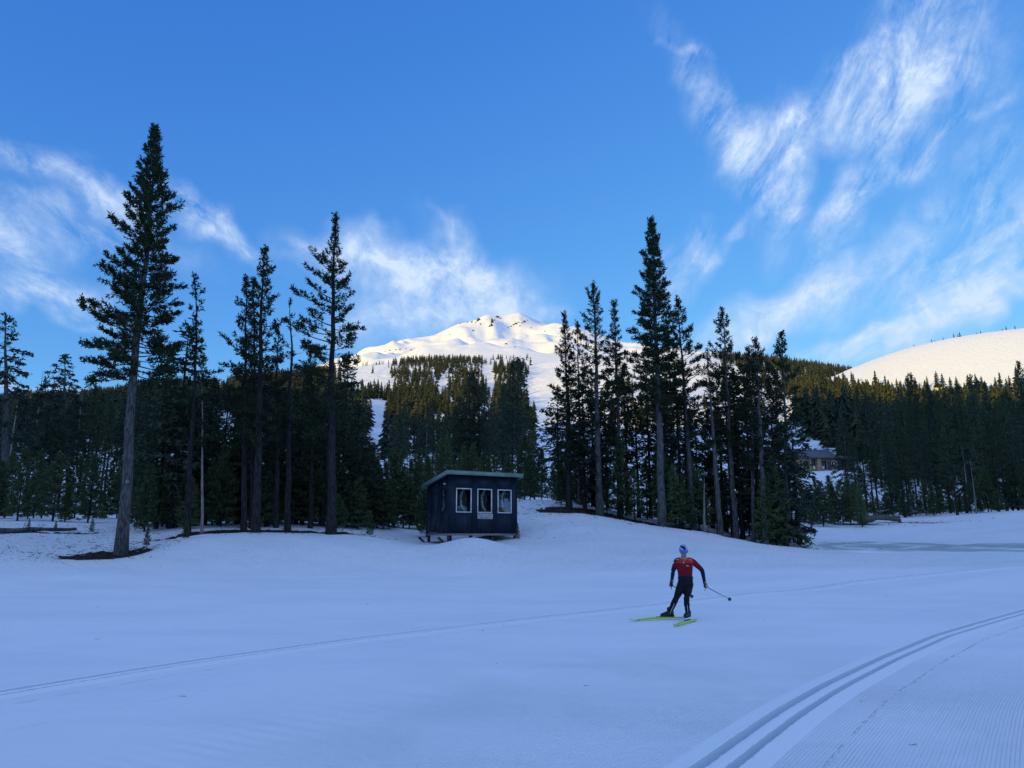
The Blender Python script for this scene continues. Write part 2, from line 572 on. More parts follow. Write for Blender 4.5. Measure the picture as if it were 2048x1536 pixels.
def noisy_mat(name, c1, c2, scale=8.0, rough=0.75, spec=0.25, stretch=(1, 1, 1), bump=0.0, bump_dist=0.01, detail=5.0, lo=0.35, hi=0.65, metal=0.0, rand=0.0):
    m = new_mat(name, c1, rough, spec, metal)
    t = m.node_tree
    b = t.nodes['Principled BSDF']
    tc = N(t, 'ShaderNodeTexCoord')
    mp = N(t, 'ShaderNodeMapping')
    mp.inputs['Scale'].default_value = stretch
    t.links.new(tc.outputs['Object'], mp.inputs['Vector'])
    nz = N(t, 'ShaderNodeTexNoise')
    nz.inputs['Scale'].default_value = scale
    nz.inputs['Detail'].default_value = detail
    nz.inputs['Roughness'].default_value = 0.6
    t.links.new(mp.outputs[0], nz.inputs['Vector'])
    f = map_range(t, nz.outputs['Fac'], lo, hi)
    mx = N(t, 'ShaderNodeMix', data_type='RGBA')
    mx.inputs['A'].default_value = (*c1, 1)
    mx.inputs['B'].default_value = (*c2, 1)
    t.links.new(f, mx.inputs['Factor'])
    res = mx.outputs['Result']
    if rand > 0:
        oi = N(t, 'ShaderNodeObjectInfo')
        k = map_range(t, oi.outputs['Random'], 0, 1, 1 - rand, 1 + rand, smooth=False)
        vm = N(t, 'ShaderNodeVectorMath', operation='SCALE')
        t.links.new(res, vm.inputs[0])
        t.links.new(k, vm.inputs['Scale'])
        res = vm.outputs[0]
    t.links.new(res, b.inputs['Base Color'])
    if bump > 0:
        bp = N(t, 'ShaderNodeBump')
        bp.inputs['Strength'].default_value = bump
        bp.inputs['Distance'].default_value = bump_dist
        t.links.new(nz.outputs['Fac'], bp.inputs['Height'])
        t.links.new(bp.outputs[0], b.inputs['Normal'])
    return m


SNOW = (0.905, 0.93, 0.965)


def snow_near():
    """groomed trail: corduroy, wind crust, bare needle litter round the trees"""
    m = new_mat('groomed_snow', SNOW, 0.8, 0.0)
    t = m.node_tree
    b = t.nodes['Principled BSDF']
    L = t.links.new

    def A(name):
        a = N(t, 'ShaderNodeAttribute')
        a.attribute_name = name
        return a.outputs['Fac']
    geo = N(t, 'ShaderNodeNewGeometry')
    pos = geo.outputs['Position']

    def noise(scale, detail=3.0, rough=0.55, vec=None, stretch=None, rot=0.0):
        nz = N(t, 'ShaderNodeTexNoise', noise_dimensions='2D')
        nz.inputs['Scale'].default_value = scale
        nz.inputs['Detail'].default_value = detail
        nz.inputs['Roughness'].default_value = rough
        v = pos if vec is None else vec
        if stretch:
            mp = N(t, 'ShaderNodeMapping')
            mp.inputs['Rotation'].default_value = (0, 0, rot)
            mp.inputs['Scale'].default_value = stretch
            L(v, mp.inputs['Vector'])
            v = mp.outputs[0]
        L(v, nz.inputs['Vector'])
        return nz.outputs['Fac']
    dA, dB, groom, dirt, litter = A('dist_a'), A('dist_b'), A('groom'), A('dirt'), A('litter')
    # corduroy combed along the nearer track, with worn and skied-out stretches
    wob = math_node(t, 'MULTIPLY', noise(1.1, 2.0), 0.02)

    def cord(d, period):
        ph = math_node(t, 'MULTIPLY', math_node(t, 'ADD', d, wob), 2 * math.pi / period)
        return math_node(t, 'SINE', ph)
    far_b = map_range(t, math_node(t, 'ABSOLUTE', dB), 2.6, 4.4)
    ca = cord(dA, 0.029)
    cb = cord(dB, 0.029)
    mixc = N(t, 'ShaderNodeMix')
    L(far_b, mixc.inputs['Factor'])
    L(cb, mixc.inputs['A'])
    L(ca, mixc.inputs['B'])
    worn = map_range(t, noise(0.55, 4.0, 0.6), 0.40, 0.64, 0.6, 1.0)
    fresh = math_node(t, 'MULTIPLY', map_range(t, math_node(t, 'ABSOLUTE', dB), 7.0, 1.8, 0.1, 1.0), A('fresh'))
    cordh = math_node(t, 'MULTIPLY', math_node(t, 'MULTIPLY', mixc.outputs['Result'], worn), math_node(t, 'MULTIPLY', fresh, groom))
    # long drag marks of the groomer, running with the trail
    cv = N(t, 'ShaderNodeCombineXYZ')
    L(dA, cv.inputs[0])
    drag = noise(1.6, 5.0, 0.6, cv.outputs[0])
    wind = noise(2.2, 5.0, 0.6, None, (0.35, 1.6, 1), 0.25)
    grain = noise(55.0, 3.0, 0.7)
    cups = noise(3.2, 4.0, 0.65)
    inv = math_node(t, 'SUBTRACT', 1.0, groom)
    # broken edge the groomer's pan leaves beside each track, and a few old skate marks
    crumb = map_range(t, noise(5.0, 3.0, 0.7), 0.44, 0.56)

    def line(d, c, w):
        q = math_node(t, 'ABSOLUTE', math_node(t, 'SUBTRACT', math_node(t, 'ADD', d, math_node(t, 'MULTIPLY', noise(2.5, 4.0, 0.7), 0.07)), c))
        return math_node(t, 'MULTIPLY', map_range(t, q, w, 0.0), crumb)
    pan = math_node(t, 'ADD', line(dB, -0.60, 0.022), line(dA, -0.62, 0.022))
    skate = math_node(t, 'ADD', line(math_node(t, 'ADD', dA, math_node(t, 'MULTIPLY', dB, 0.55)), 1.2, 0.02), line(math_node(t, 'SUBTRACT', dA, math_node(t, 'MULTIPLY', dB, 0.4)), -2.1, 0.018))
    h = math_node(t, 'MULTIPLY', cordh, 0.0042)
    h = math_node(t, 'ADD', h, math_node(t, 'MULTIPLY', math_node(t, 'MULTIPLY', drag, groom), 0.050))
    h = math_node(t, 'ADD', h, math_node(t, 'MULTIPLY', wind, 0.024))
    h = math_node(t, 'SUBTRACT', h, math_node(t, 'MULTIPLY', math_node(t, 'ADD', pan, math_node(t, 'MULTIPLY', skate, 0.5)), 0.022))
    h = math_node(t, 'ADD', h, math_node(t, 'MULTIPLY', grain, 0.0034))
    h = math_node(t, 'ADD', h, math_node(t, 'MULTIPLY', math_node(t, 'MULTIPLY', cups, inv), 0.17))
    bp = N(t, 'ShaderNodeBump')
    bp.inputs['Strength'].default_value = 1.0
    bp.inputs['Distance'].default_value = 1.0
    L(h, bp.inputs['Height'])
    L(bp.outputs[0], b.inputs['Normal'])
    # faint glaze and grey: old snow differs a little from place to place
    age = map_range(t, noise(0.35, 5.0, 0.6, None, (0.6, 1.4, 1), 0.3), 0.35, 0.68)
    mx = N(t, 'ShaderNodeMix', data_type='RGBA')
    mx.inputs['A'].default_value = (*SNOW, 1)
    mx.inputs['B'].default_value = (SNOW[0] * 0.93, SNOW[1] * 0.94, SNOW[2] * 0.955, 1)
    L(age, mx.inputs['Factor'])
    # specks of needles and bark blown on to the snow
    sp = noise(16.0, 3.0, 0.75)
    spk = map_range(t, math_node(t, 'ADD', sp, math_node(t, 'MULTIPLY', litter, 0.16)), 0.70, 0.76)
    spk = math_node(t, 'MULTIPLY', spk, math_node(t, 'MINIMUM', math_node(t, 'MULTIPLY', litter, 2.0), 0.85))
    m2 = N(t, 'ShaderNodeMix', data_type='RGBA')
    L(spk, m2.inputs['Factor'])
    L(mx.outputs['Result'], m2.inputs['A'])
    m2.inputs['B'].default_value = (0.07, 0.055, 0.04, 1)
    # bare earth
    dn = noise(2.6, 5.0, 0.65)
    df = map_range(t, math_node(t, 'ADD', dirt, math_node(t, 'MULTIPLY', math_node(t, 'SUBTRACT', dn, 0.5), 1.1)), 0.45, 0.53)
    soil = N(t, 'ShaderNodeMix', data_type='RGBA')
    soil.inputs['A'].default_value = (0.028, 0.022, 0.018, 1)
    soil.inputs['B'].default_value = (0.075, 0.055, 0.042, 1)
    L(map_range(t, noise(11.0, 5.0, 0.7), 0.35, 0.68), soil.inputs['Factor'])
    m3 = N(t, 'ShaderNodeMix', data_type='RGBA')
    L(df, m3.inputs['Factor'])
    L(m2.outputs['Result'], m3.inputs['A'])
    L(soil.outputs['Result'], m3.inputs['B'])
    L(m3.outputs['Result'], b.inputs['Base Color'])
    return m


def snow_far(name, scale, amp, stretch=(1, 1, 1), rough_scale=None):
    m = new_mat(name, SNOW, 0.8, 0.0)
    t = m.node_tree
    b = t.nodes['Principled BSDF']
    geo = N(t, 'ShaderNodeNewGeometry')
    mp = N(t, 'ShaderNodeMapping')
    mp.inputs['Scale'].default_value = stretch
    t.links.new(geo.outputs['Position'], mp.inputs['Vector'])
    nz = N(t, 'ShaderNodeTexNoise')
    nz.inputs['Scale'].default_value = scale
    nz.inputs['Detail'].default_value = 6.0
    nz.inputs['Roughness'].default_value = 0.6
    t.links.new(mp.outputs[0], nz.inputs['Vector'])
    bp = N(t, 'ShaderNodeBump')
    bp.inputs['Distance'].default_value = amp
    bp.inputs['Strength'].default_value = 1.0
    t.links.new(nz.outputs['Fac'], bp.inputs['Height'])
    t.links.new(bp.outputs[0], b.inputs['Normal'])
    return m


MAT_SNOW = snow_near()
MAT_SNOW_FAR = snow_far('open_snow', 0.06, 3.0)
MAT_SNOW_MTN = snow_far('mountain_snow', 0.012, 5.0)
MAT_SNOW_CONE = snow_far('wind_rippled_snow', 0.30, 1.1)

# ------------------------------------------------------------------ the snow sheet, split into its pieces of the setting
# bare patches round the trunks: (px, row, range, half width m across, half depth m)
DIRT = [(215, 1100, 34.8, 1.7, 1.0), (455, 1070, 37.6, 3.0, 1.0), (560, 1066, 37.6, 2.0, 0.8), (668, 1070, 37.4, 1.1, .6),
        (1150, 1022, 46.0, 2.4, 1.7), (1230, 1030, 46.5, 3.2, 2.0), (1330, 1052, 45.5, 2.6, 1.1), (1420, 1062, 46.5, 2.6, 1.2), (1500, 1080, 46.5, 2.6, 1.1), (1580, 1092, 46.5, 2.4, 1.0),
        (1640, 1085, 52.0, 2.4, .8), (1700, 1046, 74.0, 2.5, 1.2), (1800, 1038, 78.0, 3.0, 1.2), (60, 1058, 43.0, 3.5, .45)]


def polar_sheet(rs, azs):
    R, A_ = np.meshgrid(rs, azs, indexing='ij')
    x, y = (R * np.sin(A_)).ravel(), (R * np.cos(A_)).ravel()
    nr, na = R.shape
    i = np.arange(nr - 1)[:, None] * na + np.arange(na - 1)[None, :]
    i = i.ravel()
    f = np.c_[i, i + na, i + na + 1, i + 1]
    return x, y, f


def build_ground():
    half = math.radians(42)
    az_in = np.linspace(-half, half, 640)
    az_out = np.linspace(half, 2 * math.pi - half, 90)[1:]
    azs = np.r_[az_in, az_out]            # once right round, closing on itself
    rs = [0.3]
    while rs[-1] < 150:
        r = rs[-1]
        rs.append(r + max(0.018, min(r * 0.0095, 1.2)) if r > 4 else r + 0.35)
    rs_near = np.array(rs)
    rs = [rs_near[-1]]
    while rs[-1] < 6000:
        rs.append(rs[-1] * 1.0125)
    rs_far = np.array(rs)
    # near sheet
    x, y, f = polar_sheet(rs_near, azs)
    z = heights(x, y)
    dirt = np.zeros(len(x))
    litter = np.zeros(len(x))
    for (px, py, r, wa, wr) in DIRT:
        c = gp(px, py, r)
        rr = np.hypot(x, y)
        a = (np.arctan2(x, y) - math.atan2(c[0], c[1])) * rr
        q = np.sqrt((a / wa) ** 2 + ((rr - r) / wr) ** 2)
        dirt = np.maximum(dirt, 1 - sstep(0.5, 1.5, q))
        litter = np.maximum(litter, 1 - sstep(0.8, 3.0, q))
    r_all = np.hypot(x, y)
    z -= dirt * 0.22 * np.where((np.arctan2(x, y) > paz(360)) & (np.arctan2(x, y) < paz(760)), 0.25, 1.0)
    litter = np.maximum(litter, sstep(38, 48, r_all) * 0.45)
    litter = np.maximum(litter, (1 - sstep(-0.52, -0.36, np.arctan2(x, y))) * sstep(31, 36, r_all) * 0.75)
    litter = np.maximum(litter, 0.06)
    dA = signed_dist(x, y, TR_A)
    dB = signed_dist(x, y, TR_B)
    # the pressed tracks are meshes of their own: leave their bed open
    keep = np.ones(len(f), dtype=bool)
    for d in (dA, dB):
        keep &= ~(np.abs(d[f]).max(1) < 0.25)
    me = np_mesh('snow_ground', np.c_[x, y, z], f[keep], [MAT_SNOW], smooth=True)
    attr(me, 'dist_a', dA)
    attr(me, 'dist_b', dB)
    attr(me, 'groom', 1 - sstep(30.0, 32.5, r_all))
    attr(me, 'dirt', dirt)
    attr(me, 'fresh', 1 - 0.85 * sstep(8.5, 15, r_all))
    attr(me, 'litter', litter)
    g = link(bpy.data.objects.new('snow_ground', me))
    tag(g, 'blue shaded groomed snow of the trail and the banks beside it', kind='structure')
    # far sheets
    x, y, f = polar_sheet(rs_far, azs)
    z, own = heights(x, y, owner=True)
    fo = own[f]
    fo = np.sort(fo, axis=1)[:, 2]
    V = np.c_[x, y, z]
    for k, name, mat, lab in ((1, 'hillside', MAT_SNOW_FAR, 'snowy hillside with ski runs between the woods'),
                              (2, 'mountain', MAT_SNOW_MTN, 'sunlit snow covered mountain under the clouds'),
                              (3, 'cone_hill', MAT_SNOW_CONE, 'smooth golden sunlit snow cone on the right'),
                              (4, 'ridge', MAT_SNOW_FAR, 'unseen snowy hill added behind the viewer to shade the trail')):
        ff = f[fo == k]
        if not len(ff):
            continue
        used = np.unique(ff)
        mp = np.zeros(len(V), dtype=np.int64)
        mp[used] = np.arange(len(used))
        me = np_mesh(name, V[used], mp[ff], [mat], smooth=True)
        o = link(bpy.data.objects.new(name, me))
        tag(o, lab, kind='structure')


def build_track(name, C, lab):
    """a pair of pressed classic grooves with crumbly shoulders"""
    us = np.array([-.36, -.31, -.27, -.20, -.178, -.166, -.158, -.072, -.064, -.050, 0, .050, .064, .072, .158, .166, .178, .20, .27, .31, .36])
    hs = np.array([-.03, .004, .006, .010, .016, .012, -.070, -.072, .006, .012, .010, .012, .006, -.072, -.070, .012, .016, .010, .006, .004, -.03])
    us[3:-3] *= 0.88
    T = np.gradient(C, axis=0)
    T /= np.linalg.norm(T, axis=1)[:, None]
    Nn = np.c_[-T[:, 1], T[:, 0]]
    # resample densely along the length
    s = np.r_[0, np.cumsum(np.linalg.norm(np.diff(C, axis=0), axis=1))]
    g = np.arange(0, s[-1], 0.04)
    Cx, Cy = np.interp(g, s, C[:, 0]), np.interp(g, s, C[:, 1])
    Nx, Ny = np.interp(g, s, Nn[:, 0]), np.interp(g, s, Nn[:, 1])
    rng = np.random.default_rng(4)
    n, k = len(g), len(us)
    U = np.broadcast_to(us, (n, k)).copy()
    Hh = np.broadcast_to(hs, (n, k)).copy()
    edge = (np.abs(np.abs(us) - .148) < .018) | (np.abs(np.abs(us) - .053) < .013)
    U[:, edge] += rng.normal(0, .0022, (n, edge.sum()))
    Hh += rng.normal(0, .0015, (n, k)) * (np.abs(us) < .3)
    x = (Cx[:, None] + Nx[:, None] * U).ravel()
    y = (Cy[:, None] + Ny[:, None] * U).ravel()
    z = heights(x, y) + Hh.ravel()
    i = (np.arange(n - 1)[:, None] * k + np.arange(k - 1)[None, :]).ravel()
    f = np.c_[i, i + 1, i + k + 1, i + k]
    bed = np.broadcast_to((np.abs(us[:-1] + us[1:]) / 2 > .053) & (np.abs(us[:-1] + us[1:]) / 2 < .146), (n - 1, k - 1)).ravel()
    me = np_mesh(name, np.c_[x, y, z], f, [MAT_TRACK, MAT_GROOVE_SHADE], smooth=False, mat_idx=bed.astype(int))
    o = link(bpy.data.objects.new(name, me))
    tag(o, lab, kind='structure')


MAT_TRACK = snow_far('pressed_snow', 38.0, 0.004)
MAT_GROOVE_SHADE = snow_far('groove_shade_snow', 38.0, 0.003)
MAT_GROOVE_SHADE.node_tree.nodes['Principled BSDF'].inputs['Base Color'].default_value = (0.64, 0.71, 0.80, 1)  # packed groove beds: their shade is put into a darker base colour
build_ground()
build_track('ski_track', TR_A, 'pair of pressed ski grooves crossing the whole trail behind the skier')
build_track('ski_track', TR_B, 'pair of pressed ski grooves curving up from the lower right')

# ------------------------------------------------------------------ trees
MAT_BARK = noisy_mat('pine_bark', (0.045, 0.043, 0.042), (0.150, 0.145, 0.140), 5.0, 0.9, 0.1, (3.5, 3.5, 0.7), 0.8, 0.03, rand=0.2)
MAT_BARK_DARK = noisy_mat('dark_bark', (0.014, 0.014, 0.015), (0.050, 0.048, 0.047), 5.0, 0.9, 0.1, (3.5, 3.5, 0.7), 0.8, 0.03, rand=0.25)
MAT_SNAG = noisy_mat('weathered_wood', (0.16, 0.14, 0.125), (0.36, 0.33, 0.30), 5.0, 0.9, 0.1, (4, 4, 0.5), 0.6, 0.02, rand=0.2)


def needle_mat(name, c1, c2, rand=0.25):
    m = new_mat(name, c1, 0.75, 0.12)
    t = m.node_tree
    b = t.nodes['Principled BSDF']
    geo = N(t, 'ShaderNodeNewGeometry')
    oi = N(t, 'ShaderNodeObjectInfo')
    mx = N(t, 'ShaderNodeMix', data_type='RGBA')
    mx.inputs['A'].default_value = (*c1, 1)
    mx.inputs['B'].default_value = (*c2, 1)
    t.links.new(geo.outputs['Random Per Island'], mx.inputs['Factor'])
    k = map_range(t, oi.outputs['Random'], 0, 1, 1 - rand, 1 + rand, smooth=False)
    vm = N(t, 'ShaderNodeVectorMath', operation='SCALE')
    t.links.new(mx.outputs['Result'], vm.inputs[0])
    t.links.new(k, vm.inputs['Scale'])
    t.links.new(vm.outputs[0], b.inputs['Base Color'])
    return m


MAT_PINE = needle_mat('pine_needles', (0.016, 0.028, 0.014), (0.040, 0.060, 0.026))
MAT_PINE_MID = needle_mat('mid_pine_needles', (0.028, 0.046, 0.024), (0.062, 0.090, 0.040))  # lighter copy of the pine needles: distance haze put into the colour
MAT_HEMLOCK = needle_mat('hemlock_needles', (0.030, 0.048, 0.034), (0.064, 0.086, 0.052))
MAT_YOUNG = needle_mat('young_needles', (0.052, 0.080, 0.036), (0.105, 0.142, 0.062))
MAT_FOREST = needle_mat('forest_needles', (0.035, 0.049, 0.034), (0.067, 0.077, 0.050), 0.0)


class Geo:
    def __init__(self):
        self.v, self.f, self.n = [], [], 0

    def add(self, v, f):
        self.v.append(v)
        self.f.append(f + self.n)
        self.n += len(v)

    def arrays(self):
        return np.vstack(self.v), np.vstack(self.f)

    def mesh(self, name, mat, smooth=False):
        v, f = self.arrays()
        return np_mesh(name, v, f, [mat], smooth)

    def tube(self, P, R, sides=6, cap=False):
        P = np.asarray(P, float)
        R = np.asarray(R, float)
        T = np.gradient(P, axis=0)
        T /= np.linalg.norm(T, axis=1)[:, None] + 1e-9
        ref = np.where(np.abs(T[:, 2:3]) > 0.9, np.array([[1.0, 0, 0]]), np.array([[0, 0, 1.0]]))
        A = np.cross(T, ref)
        A /= np.linalg.norm(A, axis=1)[:, None] + 1e-9
        B = np.cross(T, A)
        th = np.linspace(0, 2 * math.pi, sides, endpoint=False)
        ring = P[:, None, :] + R[:, None, None] * (A[:, None, :] * np.cos(th)[None, :, None] + B[:, None, :] * np.sin(th)[None, :, None])
        k = len(P)
        i = (np.arange(k - 1)[:, None] * sides + np.arange(sides)[None, :]).ravel()
        j = (np.arange(k - 1)[:, None] * sides + (np.arange(sides)[None, :] + 1) % sides).ravel()
        f = np.vstack([np.c_[i, j, j + sides], np.c_[i, j + sides, i + sides]])
        v = ring.reshape(-1, 3)
        if cap:
            v = np.vstack([v, P[:1], P[-1:]])
            s = np.arange(sides)
            f = np.vstack([f, np.c_[np.full(sides, k * sides), (s + 1) % sides, s],
                           np.c_[np.full(sides, k * sides + 1), s + (k - 1) * sides, (s + 1) % sides + (k - 1) * sides]])
        self.add(v, f)


def unit(a):
    return a / (np.linalg.norm(a, axis=-1, keepdims=True) + 1e-9)


def tuft_blades(C, A, S, nb, rng, spread=0.85, width=0.24, reach=0.62, flat=0.0):
    """bottle-brush needle clumps: nb narrow triangles round the axis A of each clump C"""
    n = len(C)
    C = np.repeat(C, nb, 0)
    A = np.repeat(A, nb, 0)
    S = np.repeat(S, nb)[:, None]
    R = rng.normal(size=(n * nb, 3))
    R[:, 2] *= (1 - flat)
    R = unit(R)
    D = unit(A * 0.8 + R * spread)
    base = C + A * S * rng.uniform(-0.45, 0.5, (n * nb, 1))
    L = S * reach * rng.uniform(0.7, 1.25, (n * nb, 1))
    side = unit(np.cross(D, rng.normal(size=(n * nb, 3))))
    W = S * width * rng.uniform(0.7, 1.2, (n * nb, 1)) * 0.5
    m = base + D * L * 0.45
    v = np.stack([base, m - side * W, base + D * L, m + side * W], 1).reshape(-1, 3)
    i = np.arange(n * nb) * 4
    f = np.vstack([np.c_[i, i + 1, i + 2], np.c_[i, i + 2, i + 3]])
    return v, f


def make_conifer(seed, H, W, cb=0.35, dens=9.0, r0=0.25, tuft=0.30, nb=7, twigs=6.5, style='pine', prof=None, asym=0.0, asym_az=0.0,
                 spire=0.0, lean=(0, 0), wobble=0.12, dead=6, sparse=0.0, top_cut=1.0, sides=8, blade=None):
    """returns trunk mesh data and crown mesh data of one conifer standing at the origin"""
    rng = np.random.default_rng(seed)
    wood, leaf = Geo(), Geo()
    k = 16
    t = np.linspace(0, 1, k)
    wx = np.cumsum(rng.normal(0, 1, k)) * wobble * 0.12
    wy = np.cumsum(rng.normal(0, 1, k)) * wobble * 0.12
    wx -= np.linspace(wx[0], wx[-1], k)
    wy -= np.linspace(wy[0], wy[-1], k)
    axis = np.c_[wx + lean[0] * t, wy + lean[1] * t, t * H * top_cut]
    rad = r0 * ((1 - t * top_cut) ** 0.85 * 0.94 + 0.05) * (1 + 0.30 * np.exp(-t * H / 0.5))
    if top_cut < 1:
        rad[-1] *= 0.4
    ax2, rad2 = axis.copy(), rad
    ax2[0, 2] -= 0.5
    wood.tube(ax2, rad2, sides)

    def at_t(q):
        return np.array([np.interp(q, t, axis[:, j]) for j in range(3)])
    if prof is None:
        prof = ((0, 0.10), (0.12, 0.30), (0.35, 0.62), (0.6, 0.88), (0.8, 1.0), (0.93, 0.85), (1, 0.55))
    ps, pw = zip(*prof)
    nbr = int(dens * H * (1 - cb))
    az = rng.uniform(0, 6.28)
    tc_, ta_, ts_ = [], [], []
    for i in range(nbr):
        q = cb + (1 - cb) * (i + rng.uniform(0, 1)) / nbr
        s = (1 - q) / (1 - cb)
        az += 2.399 + rng.normal(0, 0.5)
        L = W * np.interp(s, ps, pw) * (rng.uniform(0.55, 1.15) if blade is None else rng.choice([rng.uniform(.4, .8), rng.uniform(.7, 1.1), rng.uniform(1.0, 1.4)], p=[.35, .45, .20]))
        L *= 1 + asym * math.cos(az - asym_az)
        if s < spire:
            L *= 0.55
        if rng.uniform() < 0.08:
            L *= 1.25
        L = max(L, tuft * 0.6)
        if style == 'pine':
            p0 = np.interp(s, [0, 0.15, 0.5, 1], [1.15, 0.75, 0.25, -0.12]) + rng.normal(0, 0.14)
            p1 = p0 + rng.uniform(0.25, 0.65)
        else:
            p0 = np.interp(s, [0, 0.12, 0.5, 1], [0.8, 0.25, -0.12, -0.30]) + rng.normal(0, 0.08)
            p1 = p0 - rng.uniform(0.15, 0.5)
        m = 6
        u = np.linspace(0, 1, m)
        pit = p0 + (p1 - p0) * u ** 1.3
        step = L / (m - 1)
        azz = az + np.cumsum(rng.normal(0, 0.10, m))
        dirs = np.c_[np.cos(azz) * np.cos(pit), np.sin(azz) * np.cos(pit), np.sin(pit)]
        P = np.vstack([np.zeros(3), np.cumsum(dirs[:-1] * step, 0)]) + at_t(q)
        br = max(0.008, min(0.05, 0.012 + L * 0.012)) * (1 - 0.75 * u)
        wood.tube(P, br, 3)
        if rng.uniform() < sparse:
            continue
        nt = max(2, int(L * twigs))
        start = 0.28 if L > 1.0 else 0.12
        uu = start + (1 - start) * np.sort(rng.uniform(0, 1, nt)) ** 0.8
        bp = np.c_[[np.interp(uu, u, P[:, j]) for j in range(3)]].T
        bd = unit(np.c_[[np.interp(uu, u, dirs[:, j]) for j in range(3)]].T)
        sd = np.where(np.arange(nt) % 2 == 0, 1.0, -1.0)
        lat = unit(np.cross(bd, np.array([[0, 0, 1.0]]))) * sd[:, None]
        up = (0.35 if style == 'pine' else -0.15) + rng.normal(0, 0.22, nt)
        td = unit(bd * rng.uniform(0.5, 1.0, (nt, 1)) + lat * rng.uniform(0.3, 0.95, (nt, 1)) + np.c_[np.zeros(nt), np.zeros(nt), up])
        tl = (0.10 + 0.26 * L * (1.15 - uu)) * rng.uniform(0.6, 1.3, nt)
        tl = np.minimum(tl, 0.75)
        # clumps at the twig's end and along it
        for frac in (1.0, 0.55):
            if frac < 1:
                sel = tl > tuft * 0.75
            else:
                sel = np.ones(nt, bool)
            tc_.append((bp + td * (tl * frac)[:, None])[sel])
            ta_.append(td[sel])
            ts_.append(tuft * rng.uniform(0.75, 1.2, sel.sum()))
        tc_.append(P[-1:])
        ta_.append(dirs[-1:])
        ts_.append(np.array([tuft * 1.1]))
    if top_cut >= 1:
        n = 5
        tc_.append(at_t(1.0)[None, :] - np.c_[np.zeros(n), np.zeros(n), np.linspace(0, 0.9, n)] * tuft * 1.6)
        ta_.append(np.tile([[0, 0, 1.0]], (n, 1)))
        ts_.append(np.full(n, tuft * 0.9))
    for i in range(dead):
        q = rng.uniform(0.15, max(cb, 0.2))
        a = rng.uniform(0, 6.28)
        L = W * rng.uniform(0.2, 0.6)
        d = np.array([math.cos(a), math.sin(a), rng.uniform(-0.35, 0.1)])
        P = at_t(q) + np.linspace(0, 1, 4)[:, None] * d * L + np.c_[np.zeros(4), np.zeros(4), np.linspace(0, 1, 4) ** 2 * 0.2 * L]
        wood.tube(P, np.array([0.018, 0.014, 0.010, 0.005]), 3)
    if tc_:
        C, A, S = np.vstack(tc_), np.vstack(ta_), np.concatenate(ts_)
        v, f = tuft_blades(C, A, S, nb, rng, 0.85 if style == 'pine' else 0.75, blade or (0.26 if style == 'pine' else 0.30), 0.62, 0.0 if style == 'pine' else 0.5)
        leaf.add(v, f)
    return wood, leaf


def tree_parts(name, wood, leaf, bark, needles):
    tm = wood.mesh('trunk', bark, True)
    cm = leaf.mesh('crown', needles) if leaf.n else None
    return tm, cm


def plant_tree(name, tm, cm, loc, rz, sc, label, cat, group=None):
    e = bpy.data.objects.new(name, None)
    e.empty_display_size = 0.3
    link(e)
    e.location = loc
    e.rotation_euler = (0, 0, rz)
    e.scale = (sc, sc, sc) if not hasattr(sc, '__len__') else sc
    link(bpy.data.objects.new('trunk', tm), e)
    if cm is not None:
        link(bpy.data.objects.new('crown', cm), e)
    tag(e, label, cat, group)
    return e


def base_of(px, r):
    """ground point below image column px at range r (row solved from the terrain)"""
    py = 1050.0
    for _ in range(4):
        p = gp(px, py, r)
        z = hz(p[0], p[1])
        py += (p[2] - z) * F / r
    return np.array([p[0], p[1], z])


def top_height(pb, px, py, r):
    return gp(px, py, r)[2] - pb[2]


